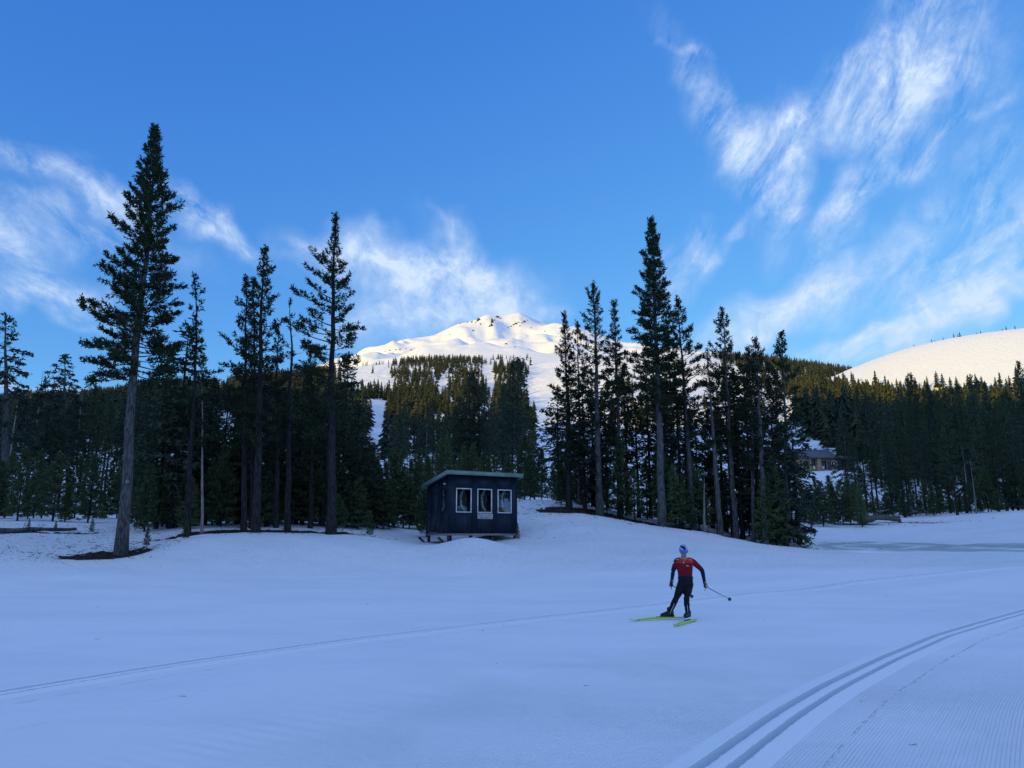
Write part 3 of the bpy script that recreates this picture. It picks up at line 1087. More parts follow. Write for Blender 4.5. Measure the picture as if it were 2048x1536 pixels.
# the trees one can tell apart: base column, range, top (column, row), crown half width m, crown base, trunk radius, options, label
PROF_BIG = ((0, .08), (.10, .26), (.25, .48), (.45, .68), (.62, .80), (.78, .82), (.90, 1.0), (1, .8))
PROF_COL = ((0, .12), (.12, .45), (.4, .8), (.7, 1.0), (.9, .9), (1, .6))
HERO = [
    (243, 35.5, 310, 262, 1.95, .37, .25, dict(dens=17, tuft=.31, twigs=8.5, prof=PROF_BIG, dead=10, asym=.10, asym_az=3.14), 'tallest pine with a bare grey trunk standing alone at far left'),
    (377, 37.0, 389, 556, .75, .30, .15, dict(dens=6.5, tuft=.30, twigs=5.5, prof=PROF_COL, sparse=.15), 'slender sparse pine just right of the tallest pine'),
    (404, 37.5, 404, 728, .22, .9, .07, dict(dens=1, sparse=1.0, dead=4, snag=True), 'thin bare dead stem beside the slender sparse pine'),
    (512, 36.5, 530, 500, 1.25, .28, .21, dict(dens=8, tuft=.30, prof=PROF_COL), 'tall pine with open tufted crown, middle of three close stems'),
    (488, 38.0, 492, 560, 1.15, .25, .15, dict(dens=7, tuft=.29, prof=PROF_COL), 'leaning pine with clumpy crown, left of three close stems'),
    (503, 39.5, 508, 566, .8, .3, .13, dict(dens=6, tuft=.29, prof=PROF_COL), 'thin pine half hidden between two close stems'),
    (552, 39.5, 556, 660, .8, .3, .13, dict(dens=7, tuft=.29, prof=PROF_COL), 'short pine right of the three close stems'),
    (577, 38.5, 580, 600, .75, .5, .16, dict(dens=2.6, tuft=.28, sparse=.45, dead=12), 'half dead pine with bare broken leader'),
    (663, 36.5, 672, 437, 1.95, .30, .24, dict(dens=8.5, tuft=.31, prof=((0, .05), (.1, .12), (.2, .3), (.3, .62), (.5, .75), (.62, 1.0), (.75, .8), (1, .7)), spire=.12), 'tall pine with a long bare spire left of the hut'),
    (620, 40.0, 622, 700, 1.2, .25, .13, dict(dens=8, tuft=.29), 'pine with drooping side branches beside the bare spired pine'),
    (1137, 47.0, 1129, 632, 1.15, .18, .15, dict(dens=9, tuft=.30, prof=PROF_COL), 'narrow pine at the left end of the dark grove'),
    (1160, 49.5, 1155, 650, 1.0, .22, .13, dict(dens=8, tuft=.30, prof=PROF_COL), 'short pine second from the left end of the dark grove'),
    (1199, 46.5, 1187, 572, 1.35, .34, .22, dict(dens=10, tuft=.30, prof=PROF_COL, dead=10), 'pale trunked pine over bare earth in the dark grove'),
    (1240, 48.5, 1228, 606, 1.05, .25, .17, dict(dens=9, tuft=.30, prof=PROF_COL), 'thin pine between the pale trunk and the tallest of the grove'),
    (1325, 45.5, 1302, 444, 1.5, .34, .26, dict(dens=19, tuft=.32, twigs=8.0, prof=((0, .10), (.08, .30), (.3, .55), (.5, .75), (.7, .95), (.85, 1.0), (1, .8)), dead=10), 'tallest pine of the dark grove with thick straight trunk'),
    (1388, 46.5, 1355, 600, 1.2, .36, .19, dict(dens=10, tuft=.30, prof=PROF_COL, dead=8), 'pine close behind the right side of the tallest grove pine'),
    (1409, 45.5, 1408, 950, .3, .85, .08, dict(dens=1.0, sparse=1, dead=5, snag=True), 'short thin dead stem at the front of the grove'),
    (1440, 46.5, 1414, 700, .95, .45, .19, dict(dens=5, tuft=.30, sparse=.35, top_cut=.99, dead=14), 'dead topped leaning pine in the right half of the grove'),
    (1472, 47.0, 1445, 625, 1.35, .36, .19, dict(dens=8, tuft=.31, prof=PROF_COL), 'pine with forked tufted top in the right half of the grove'),
    (1506, 46.5, 1497, 700, 1.0, .3, .14, dict(dens=8, tuft=.30, prof=PROF_COL), 'slim pine left of the last tall pine of the grove'),
    (1530, 46.0, 1512, 684, 1.35, .34, .20, dict(dens=9, tuft=.31, prof=PROF_COL), 'pine with knobbly pale trunk at the front right of the grove'),
    (1577, 50.0, 1563, 668, 1.4, .30, .17, dict(dens=8, tuft=.31, prof=PROF_COL), 'last tall pine at the right end of the grove'),
    (1564, 52.0, 1549, 745, 1.0, .34, .13, dict(dens=7, tuft=.31, prof=PROF_COL), 'thin pine just behind the last tall pine of the grove'),
    (1572, 47.0, 1570, 860, 1.9, .05, .16, dict(dens=13, tuft=.34, style='hem'), 'bushy dark fir skirting the right end of the grove'),
    (8, 62.0, 12, 634, 2.4, .38, .30, dict(dens=8, tuft=.36, style='hem', prof=PROF_BIG), 'hemlock with drooping layered branches at the left edge'),
    (138, 78.0, 130, 712, 2.6, .42, .26, dict(dens=8, tuft=.40, style='hem', prof=PROF_BIG), 'hemlock with drooping branches and pale trunk behind the saplings'),
    (76, 82.0, 90, 762, 2.2, .42, .24, dict(dens=8, tuft=.40, style='hem', prof=PROF_BIG), 'shorter hemlock left of the pale trunked hemlock'),
]


def build_heroes():
    for i, (px, r, tx, ty, W, cb, r0, kw, label) in enumerate(HERO):
        kw = dict(kw)
        snag = kw.pop('snag', False)
        b = base_of(px, r)
        H = top_height(b, tx, ty, r)
        top = gp(tx, ty, r)
        hem = kw.get('style') == 'hem'
        rr_ = random.Random(500 + i)
        kw.setdefault('wobble', .08 if snag else rr_.uniform(.15, .4))
        kw.setdefault('asym', rr_.uniform(.05, .3))
        kw.setdefault('asym_az', rr_.uniform(0, 6.28))
        if not hem:
            kw['tuft'] = kw.get('tuft', .3) * .88
            kw['nb'] = 11
            kw['blade'] = .19
            kw['twigs'] = kw.get('twigs', 6.5) * 1.2
        wood, leaf = make_conifer(100 + i, H, W, cb, r0=r0, lean=(top[0] - b[0], top[1] - b[1]), **kw)
        if snag:
            leaf = Geo()
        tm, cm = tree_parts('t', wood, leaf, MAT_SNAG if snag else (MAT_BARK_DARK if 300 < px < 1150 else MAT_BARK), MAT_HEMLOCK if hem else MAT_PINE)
        name = 'dead_tree' if snag else ('hemlock_tree' if hem else 'pine_tree')
        e = plant_tree(name, tm, cm, b, 0, 1, label, 'tree')
        if i == 0:      # pale scar where a limb was cut
            g = Geo()
            d = unit(np.array([-b[0], -b[1], 0.0]))
            q = 2.75 / H
            c = np.array([(top[0] - b[0]) * q + .02, (top[1] - b[1]) * q, 2.75]) + d * .245
            g.tube([c, c + d * .05], [.085, .075], 10, True)
            link(bpy.data.objects.new('branch_scar', g.mesh('branch_scar', MAT_SNAG)), e)


build_heroes()

PROTO = {}


def protos():
    """shared meshes of the trees of the woods behind: unit height is in metres"""
    for i in range(5):      # mid-distance pines
        w, l = make_conifer(300 + i, 15, (1.5, 1.2, 1.7, 1.0, 1.35)[i], (.22, .38, .15, .45, .30)[i], dens=7, r0=.17, tuft=.46, nb=5, twigs=4.5, prof=PROF_COL, sides=6)
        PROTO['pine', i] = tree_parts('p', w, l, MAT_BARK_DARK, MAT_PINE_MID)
    for i in range(4):      # firs and hemlocks
        w, l = make_conifer(320 + i, 15, (1.9, 2.2, 1.6, 2.0)[i], (.10, .2, .14, .32)[i], dens=8, r0=.19, tuft=.50, nb=5, twigs=4.5, style='hem', sides=6)
        PROTO['fir', i] = tree_parts('p', w, l, MAT_BARK_DARK, MAT_HEMLOCK)
    for i in range(6):      # saplings
        w, l = make_conifer(340 + i, 5, (.95, .8, 1.1, .7, .9, 1.0)[i], .06, dens=19, r0=.06, tuft=.28, nb=7, twigs=8, dead=2, sides=5, wobble=.05,
                            prof=((0, .12), (.2, .45), (.5, .8), (.75, 1), (1, .9)))
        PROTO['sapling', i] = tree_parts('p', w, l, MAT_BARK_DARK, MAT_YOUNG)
    for i in range(2):
        w, l = make_conifer(360 + i, 10, .9, .75, dens=2, r0=.10, tuft=.3, sparse=1.0, dead=14, sides=6, top_cut=.98)
        PROTO['snag', i] = (w.mesh('trunk', MAT_SNAG, True), None)


protos()
KIND_H = {'pine': 15.0, 'fir': 15.0, 'sapling': 5.0, 'snag': 10.0}
KIND_N = {'pine': 5, 'fir': 4, 'sapling': 6, 'snag': 2}
KIND_NAME = {'pine': 'pine_tree', 'fir': 'fir_tree', 'sapling': 'pine_sapling', 'snag': 'dead_tree'}


ORD = ['first', 'second', 'third', 'fourth', 'fifth', 'sixth', 'seventh', 'eighth', 'ninth', 'tenth', 'eleventh', 'twelfth', 'thirteenth', 'fourteenth', 'fifteenth',
       'sixteenth', 'seventeenth', 'eighteenth', 'nineteenth', 'twentieth']
TENS = ['', '', 'twenty', 'thirty', 'forty', 'fifty']


def ordinal(n):
    if n <= 20:
        return ORD[n - 1]
    if n % 10 == 0:
        return TENS[n // 10][:-1] + 'ieth'
    return TENS[n // 10] + '-' + ORD[n % 10 - 1]


def grove(seed, n, px_range, r_range, row_fn, mix, label, group, jitter=18):
    """n separate trees: column, range, top row from row_fn(px); told apart by their order from the left"""
    rng = random.Random(seed)
    made = []
    for i in range(n):
        px = px_range[0] + (px_range[1] - px_range[0]) * (i + rng.random()) / n
        r = rng.uniform(*r_range)
        kind = rng.choices([m for m, _ in mix], [w for _, w in mix])[0]
        b = base_of(px, r)
        H = top_height(b, px, row_fn(px) + rng.gauss(0, jitter), r)
        if H < 0.8:
            continue
        v = rng.randrange(KIND_N[kind])
        sc = H / KIND_H[kind]
        wsc = sc * (0.65 + 0.35 / max(sc, 0.3)) * rng.uniform(.85, 1.15)
        tm, cm = PROTO[kind, v]
        lab = label[kind] if isinstance(label, dict) else label
        e = plant_tree(KIND_NAME[kind], tm, cm, b, rng.uniform(0, 6.28), (wsc, wsc, sc), lab, 'sapling' if kind == 'sapling' else 'tree',
                       group + (' (' + {'pine': 'pines', 'fir': 'firs', 'sapling': 'saplings', 'snag': 'dead stems'}[kind] + ')'))
        made.append((kind, px, e))
    for kind in KIND_N:
        sub = sorted([m for m in made if m[0] == kind], key=lambda m: m[1])
        if len(sub) > 1:
            for k, (_, _, e) in enumerate(sub):
                e['label'] = e['label'] + ', ' + ordinal(k + 1) + ' from left'


def rows(*pts):
    xs, ys = zip(*pts)
    return lambda px: float(np.interp(px, xs, ys))


# dark wall of wood at the left
grove(1, 40, (-60, 560), (74, 108), rows((-60, 770), (60, 800), (170, 800), (260, 790), (350, 800), (450, 830), (560, 830)), [('fir', 3), ('pine', 2), ('snag', .7)],
      {'fir': 'dark fir in the wood behind the saplings on the left', 'pine': 'dark pine in the wood behind the saplings on the left', 'snag': 'pale dead stem in the wood on the left'}, 'wood behind the left saplings', 42)
# dense young firs and pines right behind the front pines on the left
grove(2, 24, (262, 735), (40.5, 47), rows((265, 800), (330, 790), (420, 830), (480, 790), (560, 800), (620, 770), (700, 780), (735, 840)), [('fir', 3), ('pine', 3)],
      {'fir': 'dense fir crowding between the front pines on the left', 'pine': 'dense low pine crowding between the front pines on the left'}, 'dense trees between the left front pines', 40)
# saplings
grove(3, 46, (-40, 860), (49, 60), rows((-40, 950), (60, 930), (250, 925), (400, 940), (600, 930), (720, 925), (860, 910)), [('sapling', 1)],
      'bushy young pine in the thicket left of the hut', 'thicket left of the hut', 22)
grove(4, 14, (690, 860), (41, 47), rows((690, 960), (780, 930), (860, 940)), [('sapling', 1)],
      'young pine in the brush close beside the hut door', 'brush beside the hut', 30)
grove(5, 22, (850, 1150), (56, 70), rows((850, 905), (950, 900), (1040, 915), (1100, 900), (1150, 890)), [('sapling', 1)],
      'bushy young pine in the thicket behind the hut', 'thicket behind the hut', 22)
# wood in the middle distance behind the hut
grove(6, 20, (690, 930), (95, 150), rows((690, 830), (745, 905), (760, 905), (790, 875), (840, 868), (930, 850)), [('pine', 3), ('fir', 2), ('snag', .5)],
      {'fir': 'dark fir in the wood behind and left of the hut roof', 'pine': 'dark pine in the wood behind and left of the hut roof', 'snag': 'pale dead stem in the wood left of the hut roof'}, 'wood left behind the hut', 24)
grove(7, 14, (905, 1062), (88, 125), rows((905, 800), (930, 778), (965, 770), (985, 790), (1005, 757), (1045, 760), (1062, 800)), [('fir', 3), ('pine', 2)],
      {'fir': 'tall dark fir in the clump above the hut roof', 'pine': 'tall dark pine in the clump above the hut roof'}, 'clump above the hut roof', 16)
# the grove's understorey
grove(8, 24, (1112, 1600), (47, 54), rows((1110, 790), (1180, 740), (1260, 760), (1340, 700), (1420, 800), (1500, 770), (1600, 830)), [('fir', 3), ('pine', 3)],
      {'fir': 'dark fir deep in the grove right of the hut', 'pine': 'dark pine deep in the grove right of the hut'}, 'trees deep in the grove', 34)
grove(9, 30, (1115, 1600), (45.8, 52), rows((1115, 940), (1300, 930), (1600, 950)), [('sapling', 1)],
      'young pine at the foot of the grove right of the hut', 'saplings under the grove', 26)
# right: shrubby saplings and the wood below the cone
grove(10, 12, (1605, 1730), (70, 84), rows((1605, 965), (1650, 958), (1730, 965)), [('sapling', 1)],
      'bushy young pine in front of the brown lodge', 'thicket before the lodge', 12)
grove(11, 26, (1690, 2090), (86, 122), rows((1715, 880), (1800, 860), (1900, 840), (2000, 830), (2090, 830)), [('pine', 3), ('fir', 1), ('snag', .3)],
      {'fir': 'fir at the front of the wood right of the lodge', 'pine': 'pine at the front of the wood right of the lodge', 'snag': 'dead stem at the front of the wood right of the lodge'}, 'front of the right wood', 34)
grove(12, 46, (1690, 2100), (125, 230), rows((1690, 830), (1800, 800), (1900, 790), (2000, 785), (2100, 785)), [('fir', 3), ('pine', 2)],
      {'fir': 'fir within the wood below the golden cone', 'pine': 'pine within the wood below the golden cone'}, 'wood below the cone', 26)
grove(13, 42, (270, 740), (40.5, 48), rows((270, 950), (400, 935), (550, 940), (740, 945)), [('sapling', 1)],
      'young pine under the front pines left of the hut', 'brush under the left front pines', 26)
grove(14, 44, (1690, 2100), (86, 100), rows((1690, 980), (1850, 975), (2000, 965), (2100, 965)), [('sapling', 1)],
      'young pine along the edge of the right wood', 'brush along the right wood', 16)

# ------------------------------------------------------------------ far forest: one mass nobody could count
def low_conifer(seed, layers, blades):
    rng = np.random.default_rng(seed)
    V = []
    for j in range(layers):
        q = (j + rng.uniform(0, .6)) / layers
        z = 0.10 + 0.86 * q
        rad = 0.155 * (1 - q) ** 0.75 * rng.uniform(.8, 1.15) + 0.012
        a0 = rng.uniform(0, 6.28)
        for b in range(blades):
            a = a0 + 6.283 * b / blades + rng.normal(0, .25)
            rr = rad * rng.uniform(.7, 1.25)
            w = 6.283 * rr / blades * 0.75
            c, s = math.cos(a), math.sin(a)
            zt = z - rng.uniform(.03, .085)
            V += [(c * -.01, s * -.01, z + 0.05), (c * rr - s * w * .6, s * rr + c * w * .6, zt), (c * rr + s * w * .6, s * rr - c * w * .6, zt - .012)]
    n = len(V) // 3
    tr = 0.016
    V += [(-tr, 0, -.04), (tr, 0, -.04), (0, 0, .8), (0, -tr, -.04), (0, tr, -.04), (0, 0, .8)]
    return np.array(V)


def build_forest():
    rng = np.random.default_rng(77)
    lod = {0: [low_conifer(i, 15, 7) for i in range(4)], 1: [low_conifer(10 + i, 12, 5) for i in range(4)], 2: [low_conifer(20 + i, 8, 4) for i in range(4)]}
    # candidate spots with a spacing that widens up the hill
    pts = []
    r = 128.0
    while r < 1420:
        sp = float(np.interp(r, [128, 300, 700, 1300], [6.2, 5.6, 6.6, 8.5]))
        n = int(1.36 * r / sp)
        a = -0.68 + 1.36 * (np.arange(n) + rng.uniform(0, 1, n)) / n
        rr = r + rng.uniform(-.5, .5, n) * sp
        pts.append(np.c_[rr, a])
        r += sp
    P = np.vstack(pts)
    x, y = P[:, 0] * np.sin(P[:, 1]), P[:, 0] * np.cos(P[:, 1])
    z, own = heights(x, y, owner=True)
    c, s = math.cos(PITCH), math.sin(PITCH)
    dz = z - CAM_H
    depth = y * c + dz * s
    px = 1024 + F * x / depth
    py = 768 - F * (dz * c - y * s) / depth

    def box(x0, y0, x1, y1):
        return (px > x0) & (px < x1) & (py > y0) & (py < y1)

    def poly(pts_):
        inside = np.zeros(len(px), bool)
        n = len(pts_)
        for i in range(n):
            (xa, ya), (xb, yb) = pts_[i], pts_[(i + 1) % n]
            cr = ((ya > py) != (yb > py)) & (px < (xb - xa) * (py - ya) / (yb - ya + 1e-9) + xa)
            inside ^= cr
        return inside
    clump = fbm(x, y, 45, 3, 61)
    # ragged edges
    wx_ = fbm(x, y, 30, 3, 71) * 20
    wy_ = fbm(x, y, 30, 3, 72) * 16
    px0, py0 = px, py
    px, py = px + wx_, py + wy_
    p = np.ones(len(px))
    p[(px > 1062) & (px < 1600)] = 0.10
    p[poly([(1062, 770), (1190, 770), (1190, 1100), (1062, 1100)])] = 0.02
    # wooded ridge on the skyline right of the mountain
    p[poly([(1425, 690), (1780, 700), (1800, 800), (1640, 800), (1560, 775), (1500, 750), (1440, 722)])] = 0.95
    p[poly([(1370, 690), (1440, 690), (1440, 712), (1370, 708)])] = 0.5
    # open runs and glades
    for q in ([(735, 805), (778, 800), (776, 850), (766, 990), (735, 990)],
              [(966, 715), (990, 715), (992, 800), (982, 840), (966, 880), (946, 900), (930, 900), (948, 860), (964, 815)],
              [(1062, 690), (1300, 690), (1190, 800), (1130, 1000), (1064, 1000), (1064, 880), (1056, 830), (1046, 800), (1048, 760), (1056, 730)],
              [(690, 700), (795, 715), (782, 785), (735, 800), (690, 800)], [(878, 754), (902, 752), (900, 806), (878, 810)],
              [(1536, 790), (1566, 790), (1604, 872), (1690, 928), (1690, 990), (1600, 990), (1550, 930)],
              [(422, 828), (484, 826), (490, 905), (422, 905)], [(436, 762), (458, 760), (458, 792), (436, 794)],
              [(1700, 735), (1734, 732), (1740, 775), (1708, 778)], [(1350, 700), (1424, 694), (1440, 750), (1420, 790), (1360, 800)]):
        p[poly(q)] = 0.0
    # tree line: thins out above it
    p[(py < np.interp(px, [400, 640, 735, 800, 960, 1000, 1062], [700, 735, 778, 722, 722, 735, 735])) & (px < 1062)] = 0.03
    p[poly([(985, 704), (1062, 702), (1062, 714), (985, 716)])] = 0.35
    p[box(1000, 735, 1050, 780)] = 1.0
    p[(P[:, 0] < 185) & (px > 1585) & (px < 1755)] = 0.0
    p[(P[:, 0] < 250) & (px < 1150)] *= np.where(clump[(P[:, 0] < 250) & (px < 1150)] > -0.1, 0.55, 0.15)
    p[(P[:, 0] > 250)] *= np.where(clump[P[:, 0] > 250] > -0.25, 0.95, 0.22)
    keep = (rng.uniform(0, 1, len(p)) < p) & ((own == 1) | ((own == 3) & (py > 775))) & (px > -250) & (px < 2300)
    x, y, z, R = x[keep], y[keep], z[keep], P[keep, 0]
    # a few trees along the cone's skyline
    sky_pts = [(1828, 690), (1862, 672), (1868, 670), (1885, 664), (1906, 659), (1914, 658), (1918, 658), (1952, 657), (1960, 657), (2004, 656), (2012, 656), (2030, 656)]
    ex = []
    for (qx, qy) in sky_pts:
        d = pdir(qx, qy)
        h = math.hypot(d[0], d[1])
        r = np.linspace(700, 1150, 300)
        xx, yy = r * d[0] / h, r * d[1] / h
        zz = heights(xx, yy)
        k = int(np.argmax((zz - CAM_H) / r))
        ex.append((xx[k], yy[k], zz[k] - .5, r[k]))
    ex = np.array(ex)
    px_k = np.r_[px0[keep], np.full(len(ex), 1500.0)]
    small = np.r_[np.ones(len(x)), np.full(len(ex), .40)]
    x, y, z, R = np.r_[x, ex[:, 0]], np.r_[y, ex[:, 1]], np.r_[z, ex[:, 2]], np.r_[R, ex[:, 3]]
    H = np.interp(R, [128, 250, 400, 700, 1000, 1400], [10, 10.5, 13.5, 14, 11, 8]) * np.where(px_k > 1585, np.interp(R, [128, 300, 500], [1.35, 1.35, 1.0]), 1.0) * rng.uniform(.5, 1.3, len(x)) * (1 + .18 * fbm(x, y, 25, 2, 81)) * small
    VV, TT = [], []
    for i in range(len(x)):
        L = 0 if R[i] < 340 else (1 if R[i] < 750 else 2)
        v = lod[L][rng.integers(4)]
        a = rng.uniform(0, 6.28)
        ca, sa = math.cos(a), math.sin(a)
        w = H[i] * rng.uniform(.85, 1.15)
        q = np.empty_like(v)
        q[:, 0] = (v[:, 0] * ca - v[:, 1] * sa) * w + x[i]
        q[:, 1] = (v[:, 0] * sa + v[:, 1] * ca) * w + y[i]
        q[:, 2] = v[:, 2] * H[i] + z[i]
        VV.append(q)
        TT.append(np.full(len(v), rng.uniform(0, 1)))
    V = np.vstack(VV)
    f = np.arange(len(V)).reshape(-1, 3)
    me = np_mesh('forest', V, f, [MAT_FOREST])
    attr(me, 'tint', np.concatenate(TT))
    o = link(bpy.data.objects.new('forest', me))
    tag(o, 'far conifer forest covering the hillside below the mountain', 'forest', kind='stuff')
    print('forest trees', len(x), 'tris', len(f))


def tint_forest():
    t = MAT_FOREST.node_tree
    b = t.nodes['Principled BSDF']
    src = b.inputs['Base Color'].links[0].from_socket
    a = N(t, 'ShaderNodeAttribute')
    a.attribute_name = 'tint'
    mx = N(t, 'ShaderNodeMix', data_type='RGBA', blend_type='MULTIPLY')
    mx.inputs['Factor'].default_value = 1
    t.links.new(src, mx.inputs['A'])
    rp = N(t, 'ShaderNodeMix', data_type='RGBA')
    rp.inputs['A'].default_value = (0.55, 0.75, 0.70, 1)
    rp.inputs['B'].default_value = (1.25, 1.05, 0.85, 1)
    t.links.new(a.outputs['Fac'], rp.inputs['Factor'])
    t.links.new(rp.outputs['Result'], mx.inputs['B'])
    t.links.new(mx.outputs['Result'], b.inputs['Base Color'])


tint_forest()
build_forest()

# ------------------------------------------------------------------ rocks on the mountain
MAT_ROCK = noisy_mat('dark_rock', (0.035, 0.03, 0.028), (0.12, 0.10, 0.09), 0.06, 0.9, 0.1)


def rock_mesh(seed, sx, sy, sz):
    bm = bmesh.new()
    bmesh.ops.create_icosphere(bm, subdivisions=2, radius=1.0)
    rnd = random.Random(seed)
    for v in bm.verts:
        k = rnd.uniform(.65, 1.25)
        v.co = Vector((v.co.x * sx * k, v.co.y * sy * k, v.co.z * sz * k))
    me = bpy.data.meshes.new('rock')
    bm.to_mesh(me)
    bm.free()
    me.materials.append(MAT_ROCK)
    return me


def build_rocks():
    mtn = bpy.data.objects['mountain']
    spots = [(957, 641, 9, 14), (984, 645, 9, 22), (983, 651, 6, 12), (995, 634, 9, 8), (944, 644, 6, 5), (927, 643, 8, 6), (935, 644, 5, 4), (1032, 647, 8, 7),
             (1049, 643, 7, 7), (1044, 645, 5, 4), (946, 661, 7, 5), (1022, 652, 5, 4), (1016, 655, 4, 3), (780, 700, 5, 3), (792, 699, 6, 3), (800, 698, 6, 3), (812, 697, 5, 3), (786, 706, 4, 3),
             (951, 645, 4, 5), (961, 648, 4, 6), (979, 653, 4, 8), (989, 640, 5, 5), (1001, 636, 5, 4), (1037, 644, 5, 4), (1027, 649, 5, 4), (1054, 640, 4, 4), (920, 646, 4, 3), (1040, 651, 3, 3), (770, 703, 4, 2), (760, 706, 4, 2), (822, 699, 5, 2), (1062, 655, 4, 3), (1090, 662, 5, 3), (900, 668, 4, 2),
             (872, 711, 10, 3), (886, 712, 10, 3), (1012, 687, 7, 3), (1030, 693, 6, 3)]
    for i, (px, py, w, h) in enumerate(spots):
        p = on_terrain(px, py + 1.0, 1300, 3600)
        if p is None:
            continue
        k = math.hypot(p[0], p[1]) / F
        o = bpy.data.objects.new('rock', rock_mesh(i, w * k * .46, w * k * .4, h * k * .44))
        link(o, mtn)
        o.location = p
        o.rotation_euler = (0, 0, i * 1.3)


build_rocks()


# ------------------------------------------------------------------ box helper for built things
def box_arr(x0, x1, y0, y1, z0, z1):
    v = np.array([(x0, y0, z0), (x1, y0, z0), (x1, y1, z0), (x0, y1, z0), (x0, y0, z1), (x1, y0, z1), (x1, y1, z1), (x0, y1, z1)], float)
    f = np.array([(0, 3, 2, 1), (4, 5, 6, 7), (0, 1, 5, 4), (1, 2, 6, 5), (2, 3, 7, 6), (3, 0, 4, 7)])
    return v, f


def boxes_mesh(name, bs, mat, bevel=0.0):
    V, Fc, n = [], [], 0
    for b in bs:
        if isinstance(b, tuple) and len(b) == 6:
            v, f = box_arr(*b)
        else:
            v, f = np.array(b, float), np.array([(0, 3, 2, 1), (4, 5, 6, 7), (0, 1, 5, 4), (1, 2, 6, 5), (2, 3, 7, 6), (3, 0, 4, 7)])
        V.append(v)
        Fc.append(f + n)
        n += 8
    me = np_mesh(name, np.vstack(V), np.vstack(Fc), [mat])
    if bevel > 0:
        bm = bmesh.new()
        bm.from_mesh(me)
        bmesh.ops.bevel(bm, geom=bm.edges[:], offset=bevel, segments=1, affect='EDGES')
        bm.to_mesh(me)
        bm.free()
    return me


def part(name, bs, mat, parent, bevel=0.0, label=None):
    o = link(bpy.data.objects.new(name, boxes_mesh(name, bs, mat, bevel)), parent)
    if label:
        o['label'] = label
    return o


def empty(name, loc, rz=0.0):
    e = bpy.data.objects.new(name, None)
    e.empty_display_size = 0.3
    link(e)
    e.location = loc
    e.rotation_euler = (0, 0, rz)
    return e


def glass_mat(name, tint=(0.75, 0.82, 0.85), refl=0.10):
    m = bpy.data.materials.new(name)
    m.use_nodes = True
    t = m.node_tree
    t.nodes.remove(t.nodes['Principled BSDF'])
    tr = N(t, 'ShaderNodeBsdfTransparent')
    tr.inputs['Color'].default_value = (*tint, 1)
    gl = N(t, 'ShaderNodeBsdfGlossy')
    gl.inputs['Roughness'].default_value = 0.03
    lw = N(t, 'ShaderNodeFresnel')
    lw.inputs['IOR'].default_value = 1.45
    k = math_node(t, 'MULTIPLY', lw.outputs[0], refl, clamp=True)
    mx = N(t, 'ShaderNodeMixShader')
    t.links.new(k, mx.inputs[0])
    t.links.new(tr.outputs[0], mx.inputs[1])
    t.links.new(gl.outputs[0], mx.inputs[2])
    t.links.new(mx.outputs[0], t.nodes['Material Output'].inputs['Surface'])
    return m


# ------------------------------------------------------------------ the hut
MAT_SIDING = noisy_mat('navy_siding', (0.0035, 0.012, 0.026), (0.009, 0.021, 0.040), 2.2, 0.55, 0.25, (6, 6, 0.5), 0.35, 0.01)
MAT_DOORP = noisy_mat('dark_door_paint', (0.010, 0.012, 0.028), (0.02, 0.022, 0.045), 3.0, 0.5, 0.3)
MAT_WHITE = noisy_mat('white_trim', (0.60, 0.60, 0.60), (0.80, 0.80, 0.80), 6.0, 0.5, 0.3)
MAT_GREEN = noisy_mat('green_fascia', (0.14, 0.23, 0.18), (0.21, 0.31, 0.25), 2.0, 0.5, 0.3, (1, 1, 1), 0.1, 0.005)
MAT_ROOFM = noisy_mat('dark_roofing', (0.05, 0.055, 0.06), (0.10, 0.11, 0.115), 3.0, 0.7, 0.2)
MAT_STEEL = noisy_mat('rusty_steel', (0.03, 0.025, 0.028), (0.085, 0.06, 0.05), 7.0, 0.6, 0.3)
MAT_BARE = noisy_mat('bare_wood', (0.16, 0.14, 0.13), (0.36, 0.33, 0.31), 9.0, 0.8, 0.1, (1, 6, 6))
MAT_CONC = noisy_mat('old_concrete', (0.13, 0.13, 0.10), (0.25, 0.24, 0.20), 4.0, 0.9, 0.1, (1, 1, 1), 0.4, 0.02)
MAT_GLASS = glass_mat('window_glass', (0.8, 0.86, 0.88), 0.4)
MAT_INNER = noisy_mat('inner_panel', (0.05, 0.05, 0.05), (0.09, 0.085, 0.08), 3.0, 0.8, 0.1)
MAT_YELLOW = noisy_mat('yellow_plastic', (0.42, 0.30, 0.03), (0.60, 0.45, 0.06), 5.0, 0.5, 0.3)
MAT_STICK = noisy_mat('pale_wood', (0.40, 0.28, 0.16), (0.55, 0.42, 0.26), 9.0, 0.7, 0.1)
MAT_CLOTH = noisy_mat('pale_cloth', (0.35, 0.36, 0.36), (0.60, 0.60, 0.58), 9.0, 0.9, 0.1)
MAT_SIGN = noisy_mat('sign_board', (0.42, 0.43, 0.42), (0.55, 0.56, 0.55), 10.0, 0.6, 0.2)
MAT_INK = new_mat('black_lettering', (0.015, 0.018, 0.02), 0.6, 0.2)


